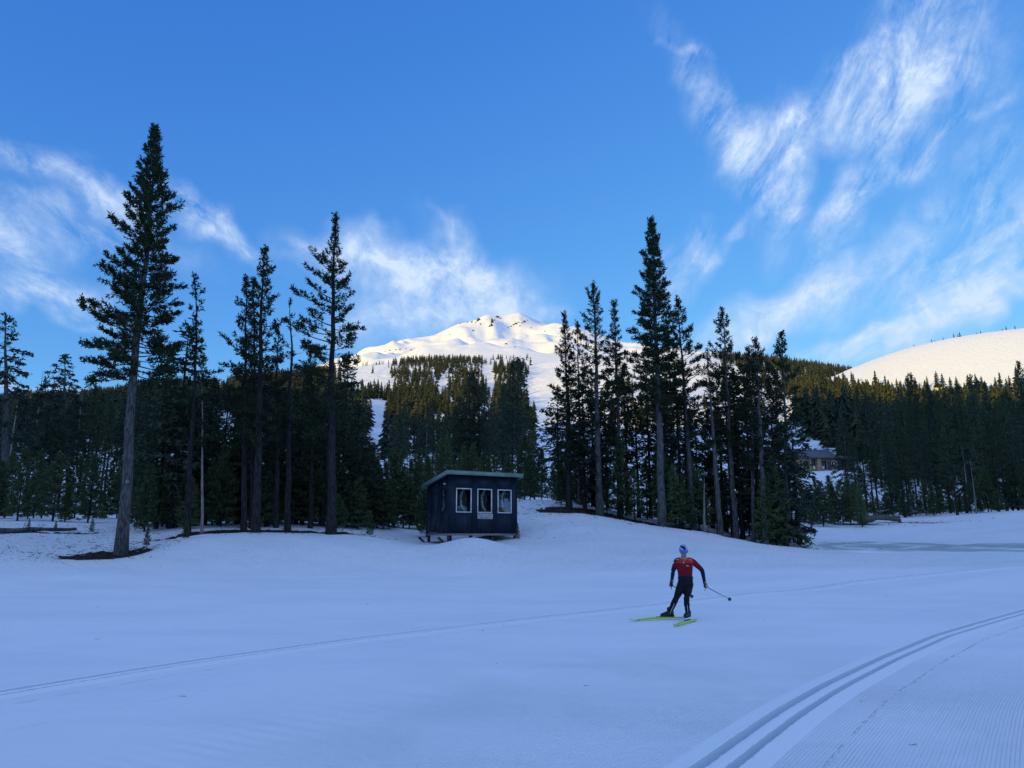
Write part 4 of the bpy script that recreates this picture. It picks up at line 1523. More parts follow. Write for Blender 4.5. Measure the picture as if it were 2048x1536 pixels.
def build_hut():
    c = gp(896, 1067, 37.0)
    W, D = 4.0, 2.4
    HF, HB = 2.86, 2.40
    rz = math.radians(32)
    h = empty('ticket_hut', (c[0], c[1], c[2]), rz)
    tag(h, 'small navy blue hut on skids with pale green roof edge', 'hut')
    th = 0.08

    def roof_z(y):
        return HF + (HB - HF) * y / D

    def wallx(name, y0, y1, openings, top_fn, yy):
        """wall in the x direction with rectangular openings (x0,x1,z0,z1), as boxes"""
        bs = []
        xs = [0] + [v for o in openings for v in o[:2]] + [W]
        for k in range(0, len(xs), 2):
            bs.append((xs[k], xs[k + 1], y0, y1, 0, top_fn))
        for (a, b, z0, z1) in openings:
            bs.append((a, b, y0, y1, 0, z0))
            bs.append((a, b, y0, y1, z1, top_fn))
        return part('wall', bs, MAT_SIDING, h)
    fr_open = [(.44, 1.26, 1.06, 2.19), (1.65, 2.45, 1.06, 2.19), (2.84, 3.62, 1.06, 2.19)]
    wall_f = wallx('front', 0, th, fr_open, HF, 0)
    wall_b = wallx('back', D - th, D, [], HB, D)

    def wally(x0, x1, openings):
        bs = []
        ys = [th] + [v for o in openings for v in o[:2]] + [D - th]

        def slab(ya, yb, z0, z1=None):
            za, zb = (roof_z(ya), roof_z(yb)) if z1 is None else (z1, z1)
            return [(x0, ya, z0), (x1, ya, z0), (x1, yb, z0), (x0, yb, z0), (x0, ya, za), (x1, ya, za), (x1, yb, zb), (x0, yb, zb)]
        for k in range(0, len(ys), 2):
            bs.append(slab(ys[k], ys[k + 1], 0))
        for (a, b, z0, z1) in openings:
            if z0 > 0:
                bs.append(slab(a, b, 0, z0))
            bs.append(slab(a, b, z1))
        return part('wall', bs, MAT_SIDING, h)
    wall_l = wally(0, th, [(.26, .86, 1.10, 2.12), (1.20, 2.15, .06, 2.06)])
    wall_r = wally(W - th, W, [(.35, 1.9, .95, 2.15)])
    # siding battens and seams, a few mm proud
    for x in (0.002, 1.36, 2.60, W - .062):
        part('corner_board', [(x, x + .06, -.012, -.001, 0.0, HF - .02)], MAT_SIDING, wall_f)
    part('seam_board', [(.08, W - .08, -.008, -.0005, 2.40, 2.44)], MAT_SIDING, wall_f)
    part('corner_board', [(-.012, -.001, .0, .06, 0, HF - .03)], MAT_SIDING, wall_l)
    part('corner_board', [(-.012, -.001, D - .08, D, 0, HB - .01)], MAT_SIDING, wall_l)
    part('seam_board', [(-.010, -.001, .08, D - .1, 2.26, 2.31)], MAT_SIDING, wall_l)
    part('floor', [(th, W - th, th, D - th, -.01, .05)], MAT_INNER, h)
    # windows
    for (a, b, z0, z1) in fr_open:
        w = part('window', [(a + .002, b - .002, .03, .036, z0 + .002, z1 - .002)], MAT_GLASS, h)
        t = .046
        part('frame', [(a - .03, b + .03, -.02, .012, z1 - .01, z1 - .01 + t), (a - .03, b + .03, -.02, .012, z0 - t + .01, z0 + .01),
                       (a - .03, a + .022, -.019, .011, z0 + .01, z1 - .01), (b - .026, b + .03, -.019, .011, z0 + .01, z1 - .01)], MAT_WHITE, w)
    w = part('window', [(.03, .036, .262, .858, 1.102, 2.118)], MAT_GLASS, h)
    part('frame', [(-.02, .012, .20, .92, 2.118, 2.17), (-.02, .012, .20, .92, 1.05, 1.102), (-.019, .011, .20, .262, 1.102, 2.118), (-.019, .011, .858, .92, 1.102, 2.118)], MAT_SIDING, w)
    w = part('window', [(W - .05, W - .044, .352, 1.898, .952, 2.148)], MAT_GLASS, h)
    # door
    d = part('door', [(.02, .06, 1.203, 2.147, .062, 2.057)], MAT_DOORP, h)
    part('handle', [(-.045, .019, 1.27, 1.31, 1.0, 1.04), (-.045, -.02, 1.27, 1.40, 1.002, 1.038)], MAT_STEEL, d)
    part('worn_edge', [(-.012, .018, 1.205, 2.145, .03, .058)], MAT_BARE, d)
    rngd = random.Random(3)
    zz = .06
    strips = []
    while zz < .95:
        ln = rngd.uniform(.04, .16)
        if rngd.random() < .62:
            strips.append((-.006, .016, 1.180, 1.199, zz, zz + ln))
        if rngd.random() < .8:
            strips.append((-.006, .016, 2.151, 2.170, zz, zz + ln))
        zz += ln
    part('worn_edge', strips, MAT_BARE, d)
    # roof: sheared slab with green fascia boards
    o = .21

    def rb(x0, x1, y0, y1, dz0, dz1):
        return [(x0, y0, roof_z(y0) + dz0), (x1, y0, roof_z(y0) + dz0), (x1, y1, roof_z(y1) + dz0), (x0, y1, roof_z(y1) + dz0),
                (x0, y0, roof_z(y0) + dz1), (x1, y0, roof_z(y0) + dz1), (x1, y1, roof_z(y1) + dz1), (x0, y1, roof_z(y1) + dz1)]
    rf = part('roof', [rb(-o, W + o, -o, D + o, .03, .14)], MAT_ROOFM, h)
    part('fascia', [rb(-o - .03, W + o + .03, -o - .03, -o, -.03, .165)], MAT_GREEN, rf)
    part('fascia', [rb(-o - .03, -o, -o, D + o, -.03, .165)], MAT_GREEN, rf)
    part('fascia', [rb(W + o, W + o + .03, -o, D + o, -.03, .165)], MAT_GREEN, rf)
    part('fascia', [rb(-o - .03, W + o + .03, D + o, D + o + .03, -.03, .165)], MAT_GREEN, rf)
    # floor frame and skids
    part('floor_beam', [(-.02, W + .02, -.02, .06, -.10, -.002)], MAT_BARE, h)
    part('floor_beam', [(-.02, W + .02, D - .06, D + .02, -.10, -.002)], MAT_STEEL, h)
    part('floor_beam', [(-.02, .06, .062, D - .062, -.10, -.003)], MAT_BARE, h)
    for y in (.04, D - .16):
        sk = part('skid', [(-.15, W + .02, y, y + .12, -.50, -.41)], MAT_STEEL, h)
        part('skid_tip', [[(W + .02, y, -.50), (W + .35, y, -.24), (W + .35, y + .12, -.24), (W + .02, y + .12, -.50),
                           (W + .02, y, -.40), (W + .30, y, -.15), (W + .30, y + .12, -.15), (W + .02, y + .12, -.40)]], MAT_STEEL, sk)
        part('skid_tip', [[(-.50, y, -.24), (-.15, y, -.50), (-.15, y + .12, -.50), (-.50, y + .12, -.24),
                           (-.45, y, -.15), (-.15, y, -.40), (-.15, y + .12, -.40), (-.45, y + .12, -.15)]], MAT_STEEL, sk)
        for x in (.02, 1.25, 2.50, W - .14):
            part('post', [(x, x + .12, y + .01, y + .11, -.41, -.101)], MAT_STEEL, h)
    for (x, y) in ((-.1, D - .5), (.3, -.12), (W - .7, -.1)):
        part('footing', [(x - .45, x + .55, y - .2, y + .45, -.95, -.503)], MAT_CONC, h, .03)
    # small lamp under the eave on the door side
    part('lamp', [(-.07, -.001, .36, .46, 2.40, 2.47)], MAT_WHITE, h)
    # sign below the middle window: two lines of dark lettering too worn to read
    s = part('sign', [(1.63, 2.52, -.030, -.013, .72, .99)], MAT_SIGN, h, label='pale sign board with two lines of dark lettering')
    rnd = random.Random(8)
    for (z0, words, x) in ((.880, (3, 4, 4, 5), 1.69), (.770, (5, 6), 1.80)):
        for wl in words:
            for k in range(wl):
                sl = .012
                strokes = [[(x, -.036, z0), (x + .012, -.036, z0), (x + .012, -.0305, z0), (x, -.0305, z0), (x + sl, -.036, z0 + .062), (x + sl + .012, -.036, z0 + .062), (x + sl + .012, -.0305, z0 + .062), (x + sl, -.0305, z0 + .062)]]
                q = rnd.choice((0.0, .025, .05))
                strokes.append((x + .0125, x + .030, -.0358, -.0307, z0 + q, z0 + q + .012))
                q = rnd.choice((0.013, .038))
                strokes.append((x + .0125, x + .028, -.0357, -.0308, z0 + q, z0 + q + .010))
                part('letter', strokes, MAT_INK, s)
                x += .041
            x += .035
    return h


hut = build_hut()


def hut_pt(x, y, z):
    return hut.matrix_basis @ Vector((x, y, z))


def build_hut_contents():
    rz = hut.rotation_euler.z
    e = empty('yellow_bin', hut_pt(3.2, .55, 1.0), rz)
    tag(e, 'yellow plastic bin behind the right window of the hut', 'bin')
    part('tub', [(-.30, .30, -.18, .18, 0, .30)], MAT_YELLOW, e, .02)
    part('rim', [(-.33, .33, -.21, .21, .302, .34)], MAT_YELLOW, e, .008)
    for k, (dx, t) in enumerate(((-.02, .02), (.06, .09))):
        g = Geo()
        p0 = hut_pt(3.2 + dx, .55, 1.03)
        p1 = hut_pt(3.2 + dx + t * .4, .62, 2.12)
        g.tube([p0, (p0 + p1) / 2, p1], [.016] * 3, 8, True)
        o = link(bpy.data.objects.new('wooden_stake', g.mesh('wooden_stake', MAT_STICK)))
        tag(o, ('left' if k == 0 else 'right') + ' one of two pale stakes standing in the yellow bin', 'stake')
    e = empty('shelf', hut_pt(3.2, .55, .96), rz)
    part('board', [(-.45, .72, -.26, .26, 0, .038)], MAT_INNER, e)
    part('bracket', [(-.40, -.36, -.2, .2, -.9, -.002), (.62, .66, -.2, .2, -.9, -.002)], MAT_INNER, e)
    tag(e, 'dark shelf under the yellow bin in the hut', 'shelf')
    # heaped cloth behind the left window
    bm = bmesh.new()
    bmesh.ops.create_icosphere(bm, subdivisions=3, radius=1)
    rnd = random.Random(5)
    for v in bm.verts:
        k = 1 + .18 * math.sin(v.co.x * 6 + 1) * math.cos(v.co.y * 5) + rnd.uniform(-.05, .05)
        v.co = Vector((v.co.x * .36 * k, v.co.y * .22 * k, v.co.z * .19 * k))
    me = bpy.data.meshes.new('cloth_heap')
    bm.to_mesh(me)
    bm.free()
    me.materials.append(MAT_CLOTH)
    o = link(bpy.data.objects.new('cloth_heap', me))
    o.location = hut_pt(.9, .45, 1.19)
    o.rotation_euler = (0, 0, rz)
    tag(o, 'grey crumpled cloth heap behind the left window of the hut', 'cloth')
    e = empty('counter', hut_pt(1.2, .45, 1.0), rz)
    part('board', [(-1.05, 1.1, -.3, .3, -.03, 0.0)], MAT_INNER, e)
    part('panel', [(-1.0, 1.05, .24, .28, -.94, -.032)], MAT_INNER, e)
    tag(e, 'dark counter inside the hut below the left windows', 'counter')
    # pale paper figure in the side window
    me = boxes_mesh('paper', [(-.004, .004, -.06, .07, .18, .42), (-.004, .004, -.09, .03, .02, .16), (-.004, .004, -.01, .09, .43, .56)], MAT_CLOTH)
    o = link(bpy.data.objects.new('paper_notice', me))
    o.location = hut_pt(.07, .62, 1.14)
    o.rotation_euler = (0, 0, rz)
    tag(o, 'torn pale paper inside the side window by the hut door', 'paper')


build_hut_contents()

# ------------------------------------------------------------------ the lodge
MAT_LOG = noisy_mat('brown_siding', (0.36, 0.24, 0.14), (0.52, 0.37, 0.22), 1.2, 0.8, 0.1, (.6, .6, 5))
MAT_DKWALL = noisy_mat('grey_siding', (0.07, 0.07, 0.075), (0.12, 0.12, 0.125), 1.5, 0.8, 0.1)
MAT_SHINGLE = noisy_mat('grey_shingles', (0.12, 0.125, 0.135), (0.18, 0.185, 0.20), 2.0, 0.9, 0.1)
MAT_DKGLASS = new_mat('dark_pane', (0.02, 0.025, 0.03), 0.15, 0.5)
MAT_TAN = new_mat('tan_trim', (0.33, 0.27, 0.19), 0.7, 0.2)


def build_lodge():
    b = base_of(1604, 166.0)
    e = empty('lodge', (b[0], b[1], b[2] - .3), math.radians(10))
    tag(e, 'brown timber lodge with grey roof at the foot of the wooded slope', 'building')
    # main block, ridge running left to right; gable end on the left
    LX, DY, EV, RG = 8.4, 7.0, 3.5, 5.3
    part('wall', [(0, LX, 0, .2, 0, EV), (0, LX, DY - .2, DY, 0, EV), (LX - .2, LX, .2, DY - .2, 0, EV)], MAT_LOG, e)
    gv = [(0, .2, 0), (.2, .2, 0), (.2, DY - .2, 0), (0, DY - .2, 0), (0, .2, EV), (.2, .2, EV), (.2, DY - .2, EV), (0, DY - .2, EV)]
    part('wall', [gv], MAT_LOG, e)
    m = np_mesh('gable', np.array([(0.01, 0, EV), (0.01, DY, EV), (0.01, DY / 2, RG - .1), (.19, 0, EV), (.19, DY, EV), (.19, DY / 2, RG - .1)], float),
                np.array([(0, 2, 1), (3, 4, 5), (0, 3, 5), (0, 5, 2), (1, 2, 5), (1, 5, 4)]), [MAT_LOG])
    link(bpy.data.objects.new('gable', m), e)
    t = .22
    rf = part('roof', [[(-.6, -.7, EV - .25), (LX + .3, -.7, EV - .25), (LX + .3, DY / 2, RG), (-.6, DY / 2, RG), (-.6, -.7, EV - .25 + t), (LX + .3, -.7, EV - .25 + t), (LX + .3, DY / 2, RG + t), (-.6, DY / 2, RG + t)],
                       [(-.6, DY / 2, RG), (LX + .3, DY / 2, RG), (LX + .3, DY + .7, EV - .25), (-.6, DY + .7, EV - .25), (-.6, DY / 2, RG + t), (LX + .3, DY / 2, RG + t), (LX + .3, DY + .7, EV - .25 + t), (-.6, DY + .7, EV - .25 + t)]], MAT_SHINGLE, e)
    part('chimney', [(6.0, 6.5, 4.2, 4.7, 4.4, 5.9)], MAT_DKWALL, rf)
    for (x0, x1, z0, z1) in ((.5, 1.6, 1.0, 2.6), (2.3, 3.2, 1.4, 3.0), (4.7, 5.7, 1.0, 2.8)):
        w = part('window', [(x0, x1, -.03, -.004, z0, z1)], MAT_DKGLASS, e)
        part('frame', [(x0 - .1, x0, -.06, -.004, z0, z1), (x1, x1 + .1, -.06, -.004, z0, z1), (x0 - .1, x1 + .1, -.06, -.004, z1, z1 + .1), ((x0 + x1) / 2 - .04, (x0 + x1) / 2 + .04, -.05, -.031, z0, z1)], MAT_TAN, w)
    part('pillar', [(3.45, 4.3, -.5, -.01, 0, EV - .3)], MAT_LOG, e)
    part('pillar', [(1.85, 2.15, -.3, -.01, 0, EV - .3)], MAT_LOG, e)
    part('door', [(5.95, 6.8, -.04, -.004, .3, 2.6)], MAT_DKWALL, e)
    for x in (1.4, 3.5):
        part('notice_board', [(x + .9, x + 1.35, -.56, -.52, 1.0, 1.6)], MAT_WHITE, e)
    # round sign
    th = np.linspace(0, 2 * math.pi, 28, endpoint=False)
    for nm, r0, r1, y, mat in (('round_sign', 0, .78, -.10, MAT_INK), ('sign_ring', .62, .74, -.112, MAT_WHITE)):
        if r0 == 0:
            v = np.vstack([[(7.45, y, 2.1)], np.c_[7.45 + r1 * np.cos(th), np.full(28, y), 2.1 + r1 * np.sin(th)], np.c_[7.45 + r1 * np.cos(th), np.full(28, -.004), 2.1 + r1 * np.sin(th)]])
            i = np.arange(28)
            f = np.vstack([np.c_[np.zeros(28, int), 1 + i, 1 + (i + 1) % 28], np.c_[1 + i, 29 + i, 29 + (i + 1) % 28], np.c_[1 + i, 29 + (i + 1) % 28, 1 + (i + 1) % 28]])
            sg = link(bpy.data.objects.new(nm, np_mesh(nm, v, f, [mat])), e)
        else:
            v = np.vstack([np.c_[7.45 + r0 * np.cos(th), np.full(28, y), 2.1 + r0 * np.sin(th)], np.c_[7.45 + r1 * np.cos(th), np.full(28, y), 2.1 + r1 * np.sin(th)]])
            i = np.arange(28)
            f = np.c_[i, 28 + i, 28 + (i + 1) % 28, (i + 1) % 28]
            link(bpy.data.objects.new(nm, np_mesh(nm, v, f, [mat])), sg)
            part('sign_emblem', [(7.10, 7.80, -.118, -.101, 1.85, 1.99)], MAT_WHITE, sg)
            part('sign_emblem', [[(7.15, -.118, 2.1), (7.75, -.118, 2.1), (7.75, -.101, 2.1), (7.15, -.101, 2.1), (7.42, -.118, 2.45), (7.48, -.118, 2.45), (7.48, -.101, 2.45), (7.42, -.101, 2.45)]], MAT_WHITE, sg)
    # right wing
    part('wall', [(LX + .01, 13.0, 1.0, 6.0, 0, 3.4)], MAT_DKWALL, e)
    part('roof', [[(LX + .31, .3, 3.4), (13.6, .3, 3.4), (13.6, 6.6, 4.5), (LX + .31, 6.6, 4.5), (LX + .31, .3, 3.6), (13.6, .3, 3.6), (13.6, 6.6, 4.7), (LX + .31, 6.6, 4.7)]], MAT_SHINGLE, e)
    w = part('window', [(9.6, 11.0, .95, .998, 1.7, 3.0)], MAT_DKGLASS, e)
    part('frame', [(9.45, 9.6, .92, .998, 1.6, 3.1), (11.0, 11.15, .92, .998, 1.6, 3.1), (9.45, 11.15, .92, .998, 1.45, 1.6)], MAT_TAN, w)
    # lamp pole in front
    g = Geo()
    p = base_of(1697, 150.0)
    g.tube([(0, 0, -.5), (0, 0, 4), (0, 0, 9.0)], [.11, .09, .07], 8, True)
    pe = empty('lamp_post', p)
    link(bpy.data.objects.new('pole', g.mesh('pole', MAT_STEEL, True)), pe)
    part('lamp_head', [(-1.2, .05, -.1, .1, 9.0, 9.14)], MAT_STEEL, pe, .02)
    tag(pe, 'thin dark lamp post in front of the lodge', 'lamp post')


build_lodge()


# ------------------------------------------------------------------ melt ponds
def pond_mat():
    m = new_mat('slush_ice', (0.4, 0.45, 0.45), 0.35, 0.4)
    t = m.node_tree
    b = t.nodes['Principled BSDF']
    geo = N(t, 'ShaderNodeNewGeometry')
    a = N(t, 'ShaderNodeAttribute')
    a.attribute_name = 'rim'
    mp = N(t, 'ShaderNodeMapping')
    mp.inputs['Scale'].default_value = (.35, 1.0, 1)
    t.links.new(geo.outputs['Position'], mp.inputs['Vector'])
    nz = N(t, 'ShaderNodeTexNoise', noise_dimensions='2D')
    nz.inputs['Scale'].default_value = .55
    nz.inputs['Detail'].default_value = 5
    t.links.new(mp.outputs[0], nz.inputs['Vector'])
    # rings of refrozen slush round the melt
    v = math_node(t, 'ADD', math_node(t, 'MULTIPLY', a.outputs['Fac'], 9.0), math_node(t, 'MULTIPLY', nz.outputs['Fac'], 7.0))
    ring = math_node(t, 'SINE', v)
    cr = N(t, 'ShaderNodeValToRGB')
    e = cr.color_ramp.elements
    e[0].position, e[0].color = 0.0, (0.28, 0.38, 0.44, 1)
    e[1].position, e[1].color = 1.0, (0.82, 0.85, 0.88, 1)
    x = cr.color_ramp.elements.new(.45)
    x.color = (0.34, 0.41, 0.40, 1)
    x = cr.color_ramp.elements.new(.86)
    x.color = (0.42, 0.50, 0.52, 1)
    t.links.new(map_range(t, ring, -1, 1, smooth=False), cr.inputs['Fac'])
    mx = N(t, 'ShaderNodeMix', data_type='RGBA')
    t.links.new(map_range(t, math_node(t, 'ADD', a.outputs['Fac'], math_node(t, 'MULTIPLY', nz.outputs['Fac'], .35)), .85, 1.1), mx.inputs['Factor'])
    t.links.new(cr.outputs['Color'], mx.inputs['A'])
    mx.inputs['B'].default_value = (*SNOW, 1)
    t.links.new(mx.outputs['Result'], b.inputs['Base Color'])
    return m


def build_ponds():
    mat = pond_mat()
    for (px, ra, r, wa, wr, lab) in ((1775, 0, 50.0, 4.8, 9.0, 'oval patch of grey slushy meltwater ice at the edge of the snowfield'),
                                     (2015, 0, 48.0, 5.2, 7.5, 'streaked slushy ice patch at the right edge of the snowfield')):
        a0 = paz(px, 1098)
        us = np.linspace(0, 1, 30) ** .9
        th = np.linspace(0, 2 * math.pi, 72, endpoint=False)
        Rr = r + wr * us[:, None] * np.sin(th)[None]
        Aa = a0 + wa * us[:, None] * np.cos(th)[None] / r
        x, y = (Rr * np.sin(Aa)).ravel(), (Rr * np.cos(Aa)).ravel()
        rim = np.repeat(us, 72)
        z = heights(x, y) + .07 * (1 - rim ** 2) - .03 * sstep(.8, 1, rim) + .012
        i = (np.arange(29)[:, None] * 72 + np.arange(72)[None]).ravel()
        j = (np.arange(29)[:, None] * 72 + (np.arange(72)[None] + 1) % 72).ravel()
        f = np.c_[i, i + 72, j + 72, j]
        me = np_mesh('melt_pond', np.c_[x, y, z], f, [mat], True)
        attr(me, 'rim', rim)
        tag(link(bpy.data.objects.new('melt_pond', me)), lab, kind='structure')


build_ponds()


# ------------------------------------------------------------------ fallen wood and seedlings
def fallen_log(px0, px1, r0, r1, rad, label, seed, lift=0.0):
    rng = np.random.default_rng(seed)
    a, b = base_of(px0, r0), base_of(px1, r1)
    n = 12
    t = np.linspace(0, 1, n)
    P = a + (b - a) * t[:, None]
    P[:, 2] = [hz(p[0], p[1]) for p in P]
    P[:, 2] += rad * .55 + lift * np.sin(t * math.pi) + rng.normal(0, .015, n)
    P[:, 0] += rng.normal(0, .04, n)
    g = Geo()
    g.tube(P - P[0], rad * (1 - .5 * t) * rng.uniform(.85, 1.15, n), 8, True)
    e = empty('fallen_log', P[0])
    link(bpy.data.objects.new('log', g.mesh('log', MAT_BARK, True)), e)
    for k in range(6):
        g2 = Geo()
        q = P[rng.integers(1, n - 1)] - P[0]
        d = np.array([rng.normal(0, .3), rng.normal(0, .2), rng.uniform(.15, .5)])
        g2.tube([q, q + d * .5, q + d + np.array([rng.normal(0, .1), 0, .05])], [.018, .012, .005], 4)
        link(bpy.data.objects.new('branch', g2.mesh('branch', MAT_BARK, True)), e)
    tag(e, label, 'log')


fallen_log(-20, 150, 42.5, 43.5, .13, 'long thin fallen log lying on the snow at far left', 1)
fallen_log(1722, 1800, 74.0, 77.0, .35, 'dark fallen log beside the trunks below the lodge', 2, .3)
fallen_log(1735, 1800, 82.0, 84.0, .25, 'low dark log on the snow behind the larger fallen log', 3)
for i, (px, r, sc, lab) in enumerate(((293, 35.0, .16, 'tiny seedling on the snow right of the tallest pine'), (1035, 38.6, .15, 'bare seedling against the right wall of the hut'),
                                      (370, 35.2, .15, 'small seedling on the snow lip below the slender pine'), (56, 42.6, .12, 'low sprig on the snow by the long log'),
                                      (110, 42.8, .10, 'small sprig near the middle of the long log'), (183, 42.8, .13, 'low sprig past the right end of the long log'),
                                      (740, 37.6, .22, 'short seedling on the snow between the spired pine and the hut'))):
    tm, cm = PROTO['sapling', i % 6]
    plant_tree('pine_seedling', tm, cm, base_of(px, r), i * 1.1, sc, lab, 'seedling')


# ------------------------------------------------------------------ needle litter, twigs and cones scattered on the snow
def build_litter():
    rng = np.random.default_rng(12)
    g = Geo()

    def stick(p, ln, rad, lift):
        a = rng.uniform(0, 6.28)
        d = np.array([math.cos(a), math.sin(a), lift]) * ln
        m = p + d * .5 + rng.normal(0, ln * .08, 3)
        g.tube([p, m, p + d], [rad, rad * .8, rad * .4], 3)
    spots = []
    for (px, py, r, wa, wr) in DIRT:
        c = gp(px, py, r)
        n = int(40 + 26 * wa)
        a0 = math.atan2(c[0], c[1])
        rr = r + rng.normal(0, wr * .95, n)
        aa = a0 + rng.normal(0, wa * .95, n) / r
        spots += list(zip(rr, aa, [1.0] * n))
    n = 420
    spots += list(zip(rng.uniform(33, 47, n), rng.uniform(paz(-60), paz(330), n), [.6] * n))
    n = 260
    spots += list(zip(rng.uniform(38, 55, n), rng.uniform(paz(1035), paz(1200), n), [.5] * n))
    n = 160
    spots += list(zip(rng.uniform(44, 56, n), rng.uniform(paz(1560), paz(1720), n), [.6] * n))
    n = 22
    spots += list(zip(rng.uniform(7, 31, n), rng.uniform(-.6, .6, n), [.18] * n))
    R = np.array([q[0] for q in spots])
    A_ = np.array([q[1] for q in spots])
    x, y = R * np.sin(A_), R * np.cos(A_)
    z = heights(x, y)
    for i, q in enumerate(spots):
        s = q[2]
        # inside the bare patches the ground lies lower
        dz = 0.0
        for (px, py, r, wa, wr) in DIRT:
            c = gp(px, py, r)
            a = (A_[i] - math.atan2(c[0], c[1])) * R[i]
            k = math.sqrt((a / wa) ** 2 + ((R[i] - r) / wr) ** 2)
            dz = max(dz, float(1 - sstep(.5, 1.5, k)))
        p = np.array([x[i], y[i], z[i] - dz * .22 + .012])
        stick(p, s * rng.uniform(.10, .45), max(.003, s * rng.uniform(.006, .016)), rng.uniform(0, .35) if s > .3 else 0.02)
    o = link(bpy.data.objects.new('litter', g.mesh('litter', MAT_BARK)))
    tag(o, 'twigs and bark litter scattered on the snow below the trees', 'litter', kind='stuff')


build_litter()

# ------------------------------------------------------------------ the skier
MAT_SKIN = noisy_mat('skin', (0.36, 0.20, 0.14), (0.44, 0.26, 0.18), 12.0, 0.55, 0.3)
MAT_RED = noisy_mat('red_jersey', (0.48, 0.035, 0.025), (0.60, 0.05, 0.035), 9.0, 0.75, 0.15, (1, 1, 1), 0.9, 0.03)
MAT_DRED = noisy_mat('dark_red_jersey', (0.17, 0.008, 0.014), (0.23, 0.014, 0.02), 9.0, 0.75, 0.15, (1, 1, 1), 0.9, 0.03)
MAT_NAVY = noisy_mat('navy_jersey', (0.008, 0.012, 0.03), (0.016, 0.02, 0.045), 9.0, 0.75, 0.15, (1, 1, 1), 0.9, 0.03)
MAT_PANTS = noisy_mat('black_tights', (0.007, 0.007, 0.012), (0.014, 0.014, 0.022), 9.0, 0.7, 0.15, (1, 1, 1), 0.9, 0.03)
MAT_BLACK = new_mat('black_rubber', (0.012, 0.012, 0.014), 0.5, 0.35)
MAT_ORANGE = new_mat('orange_red_trim', (0.60, 0.08, 0.04), 0.5, 0.3)
MAT_PALE = new_mat('pale_trim', (0.55, 0.56, 0.58), 0.5, 0.3)
MAT_TANG = noisy_mat('tan_glove', (0.30, 0.25, 0.20), (0.40, 0.34, 0.28), 20.0, 0.7, 0.2)
MAT_LENS = new_mat('blue_mirror_lens', (0.02, 0.16, 0.65), 0.12, 0.6)
MAT_CARBON = new_mat('dark_pole', (0.03, 0.05, 0.08), 0.35, 0.5)


def hat_mat():
    m = new_mat('patterned_hat', (0.5, 0.6, 0.75), 0.7, 0.2)
    t = m.node_tree
    b = t.nodes['Principled BSDF']
    tc = N(t, 'ShaderNodeTexCoord')
    nz = N(t, 'ShaderNodeTexNoise')
    nz.inputs['Scale'].default_value = 11.0
    nz.inputs['Detail'].default_value = 0.0
    t.links.new(tc.outputs['Object'], nz.inputs['Vector'])
    cr = N(t, 'ShaderNodeValToRGB')
    cr.color_ramp.interpolation = 'CONSTANT'
    e = cr.color_ramp.elements
    e[0].position, e[0].color = 0.0, (0.02, 0.03, 0.07, 1)
    e[1].position, e[1].color = 0.40, (0.62, 0.66, 0.72, 1)
    for p, c in ((.50, (0.30, 0.50, 0.75, 1)), (.58, (0.70, 0.52, 0.62, 1)), (.63, (0.06, 0.25, 0.70, 1))):
        x = cr.color_ramp.elements.new(p)
        x.color = c
    t.links.new(nz.outputs['Fac'], cr.inputs['Fac'])
    t.links.new(cr.outputs['Color'], b.inputs['Base Color'])
    return m


def ski_mat():
    """yellow-green top sheet with dark print along it"""
    m = new_mat('lime_ski', (0.55, 0.75, 0.02), 0.35, 0.4)
    t = m.node_tree
    b = t.nodes['Principled BSDF']
    tc = N(t, 'ShaderNodeTexCoord')
    mp = N(t, 'ShaderNodeMapping')
    mp.inputs['Scale'].default_value = (9.0, 28.0, 1)
    t.links.new(tc.outputs['Object'], mp.inputs['Vector'])
    nz = N(t, 'ShaderNodeTexNoise')
    nz.inputs['Scale'].default_value = 1.6
    nz.inputs['Detail'].default_value = 0.5
    t.links.new(mp.outputs[0], nz.inputs['Vector'])
    sx = N(t, 'ShaderNodeSeparateXYZ')
    t.links.new(tc.outputs['Object'], sx.inputs[0])
    ax_ = math_node(t, 'ABSOLUTE', sx.outputs['X'])
    ends = math_node(t, 'MULTIPLY', map_range(t, ax_, .28, .32), map_range(t, ax_, .56, .50))
    f = math_node(t, 'MULTIPLY', map_range(t, nz.outputs['Fac'], .60, .62), ends)
    mx = N(t, 'ShaderNodeMix', data_type='RGBA')
    t.links.new(f, mx.inputs['Factor'])
    mx.inputs['A'].default_value = (0.52, 0.74, 0.02, 1)
    mx.inputs['B'].default_value = (0.02, 0.04, 0.03, 1)
    t.links.new(mx.outputs['Result'], b.inputs['Base Color'])
    return m


SK_Y = flat_pt(1376, 1246)[1]


def J(px, py, dy=0.0):
    d = pdir(px, py)
    k = (SK_Y + dy) / d[1]
    return np.array([d[0] * k, SK_Y + dy, CAM_H + d[2] * k])


def ell_tube(g, pts, sides=14):
    """loft of ellipses: (centre, half width along x', half depth along y', turn)"""
    rings = []
    th = np.linspace(0, 2 * math.pi, sides, endpoint=False)
    for (c, a, b, turn) in pts:
        ca, sa = math.cos(turn), math.sin(turn)
        x, y = a * np.cos(th), b * np.sin(th)
        rings.append(np.c_[c[0] + x * ca - y * sa, c[1] + x * sa + y * ca, np.full(sides, c[2])])
    V = np.vstack(rings + [np.array([pts[0][0]]), np.array([pts[-1][0]])])
    k = len(pts)
    i = (np.arange(k - 1)[:, None] * sides + np.arange(sides)[None]).ravel()
    j = (np.arange(k - 1)[:, None] * sides + (np.arange(sides)[None] + 1) % sides).ravel()
    f = np.vstack([np.c_[i, j, j + sides], np.c_[i, j + sides, i + sides]])
    s = np.arange(sides)
    f = np.vstack([f, np.c_[np.full(sides, k * sides), (s + 1) % sides, s], np.c_[np.full(sides, k * sides + 1), s + (k - 1) * sides, (s + 1) % sides + (k - 1) * sides]])
    g.add(V, f)


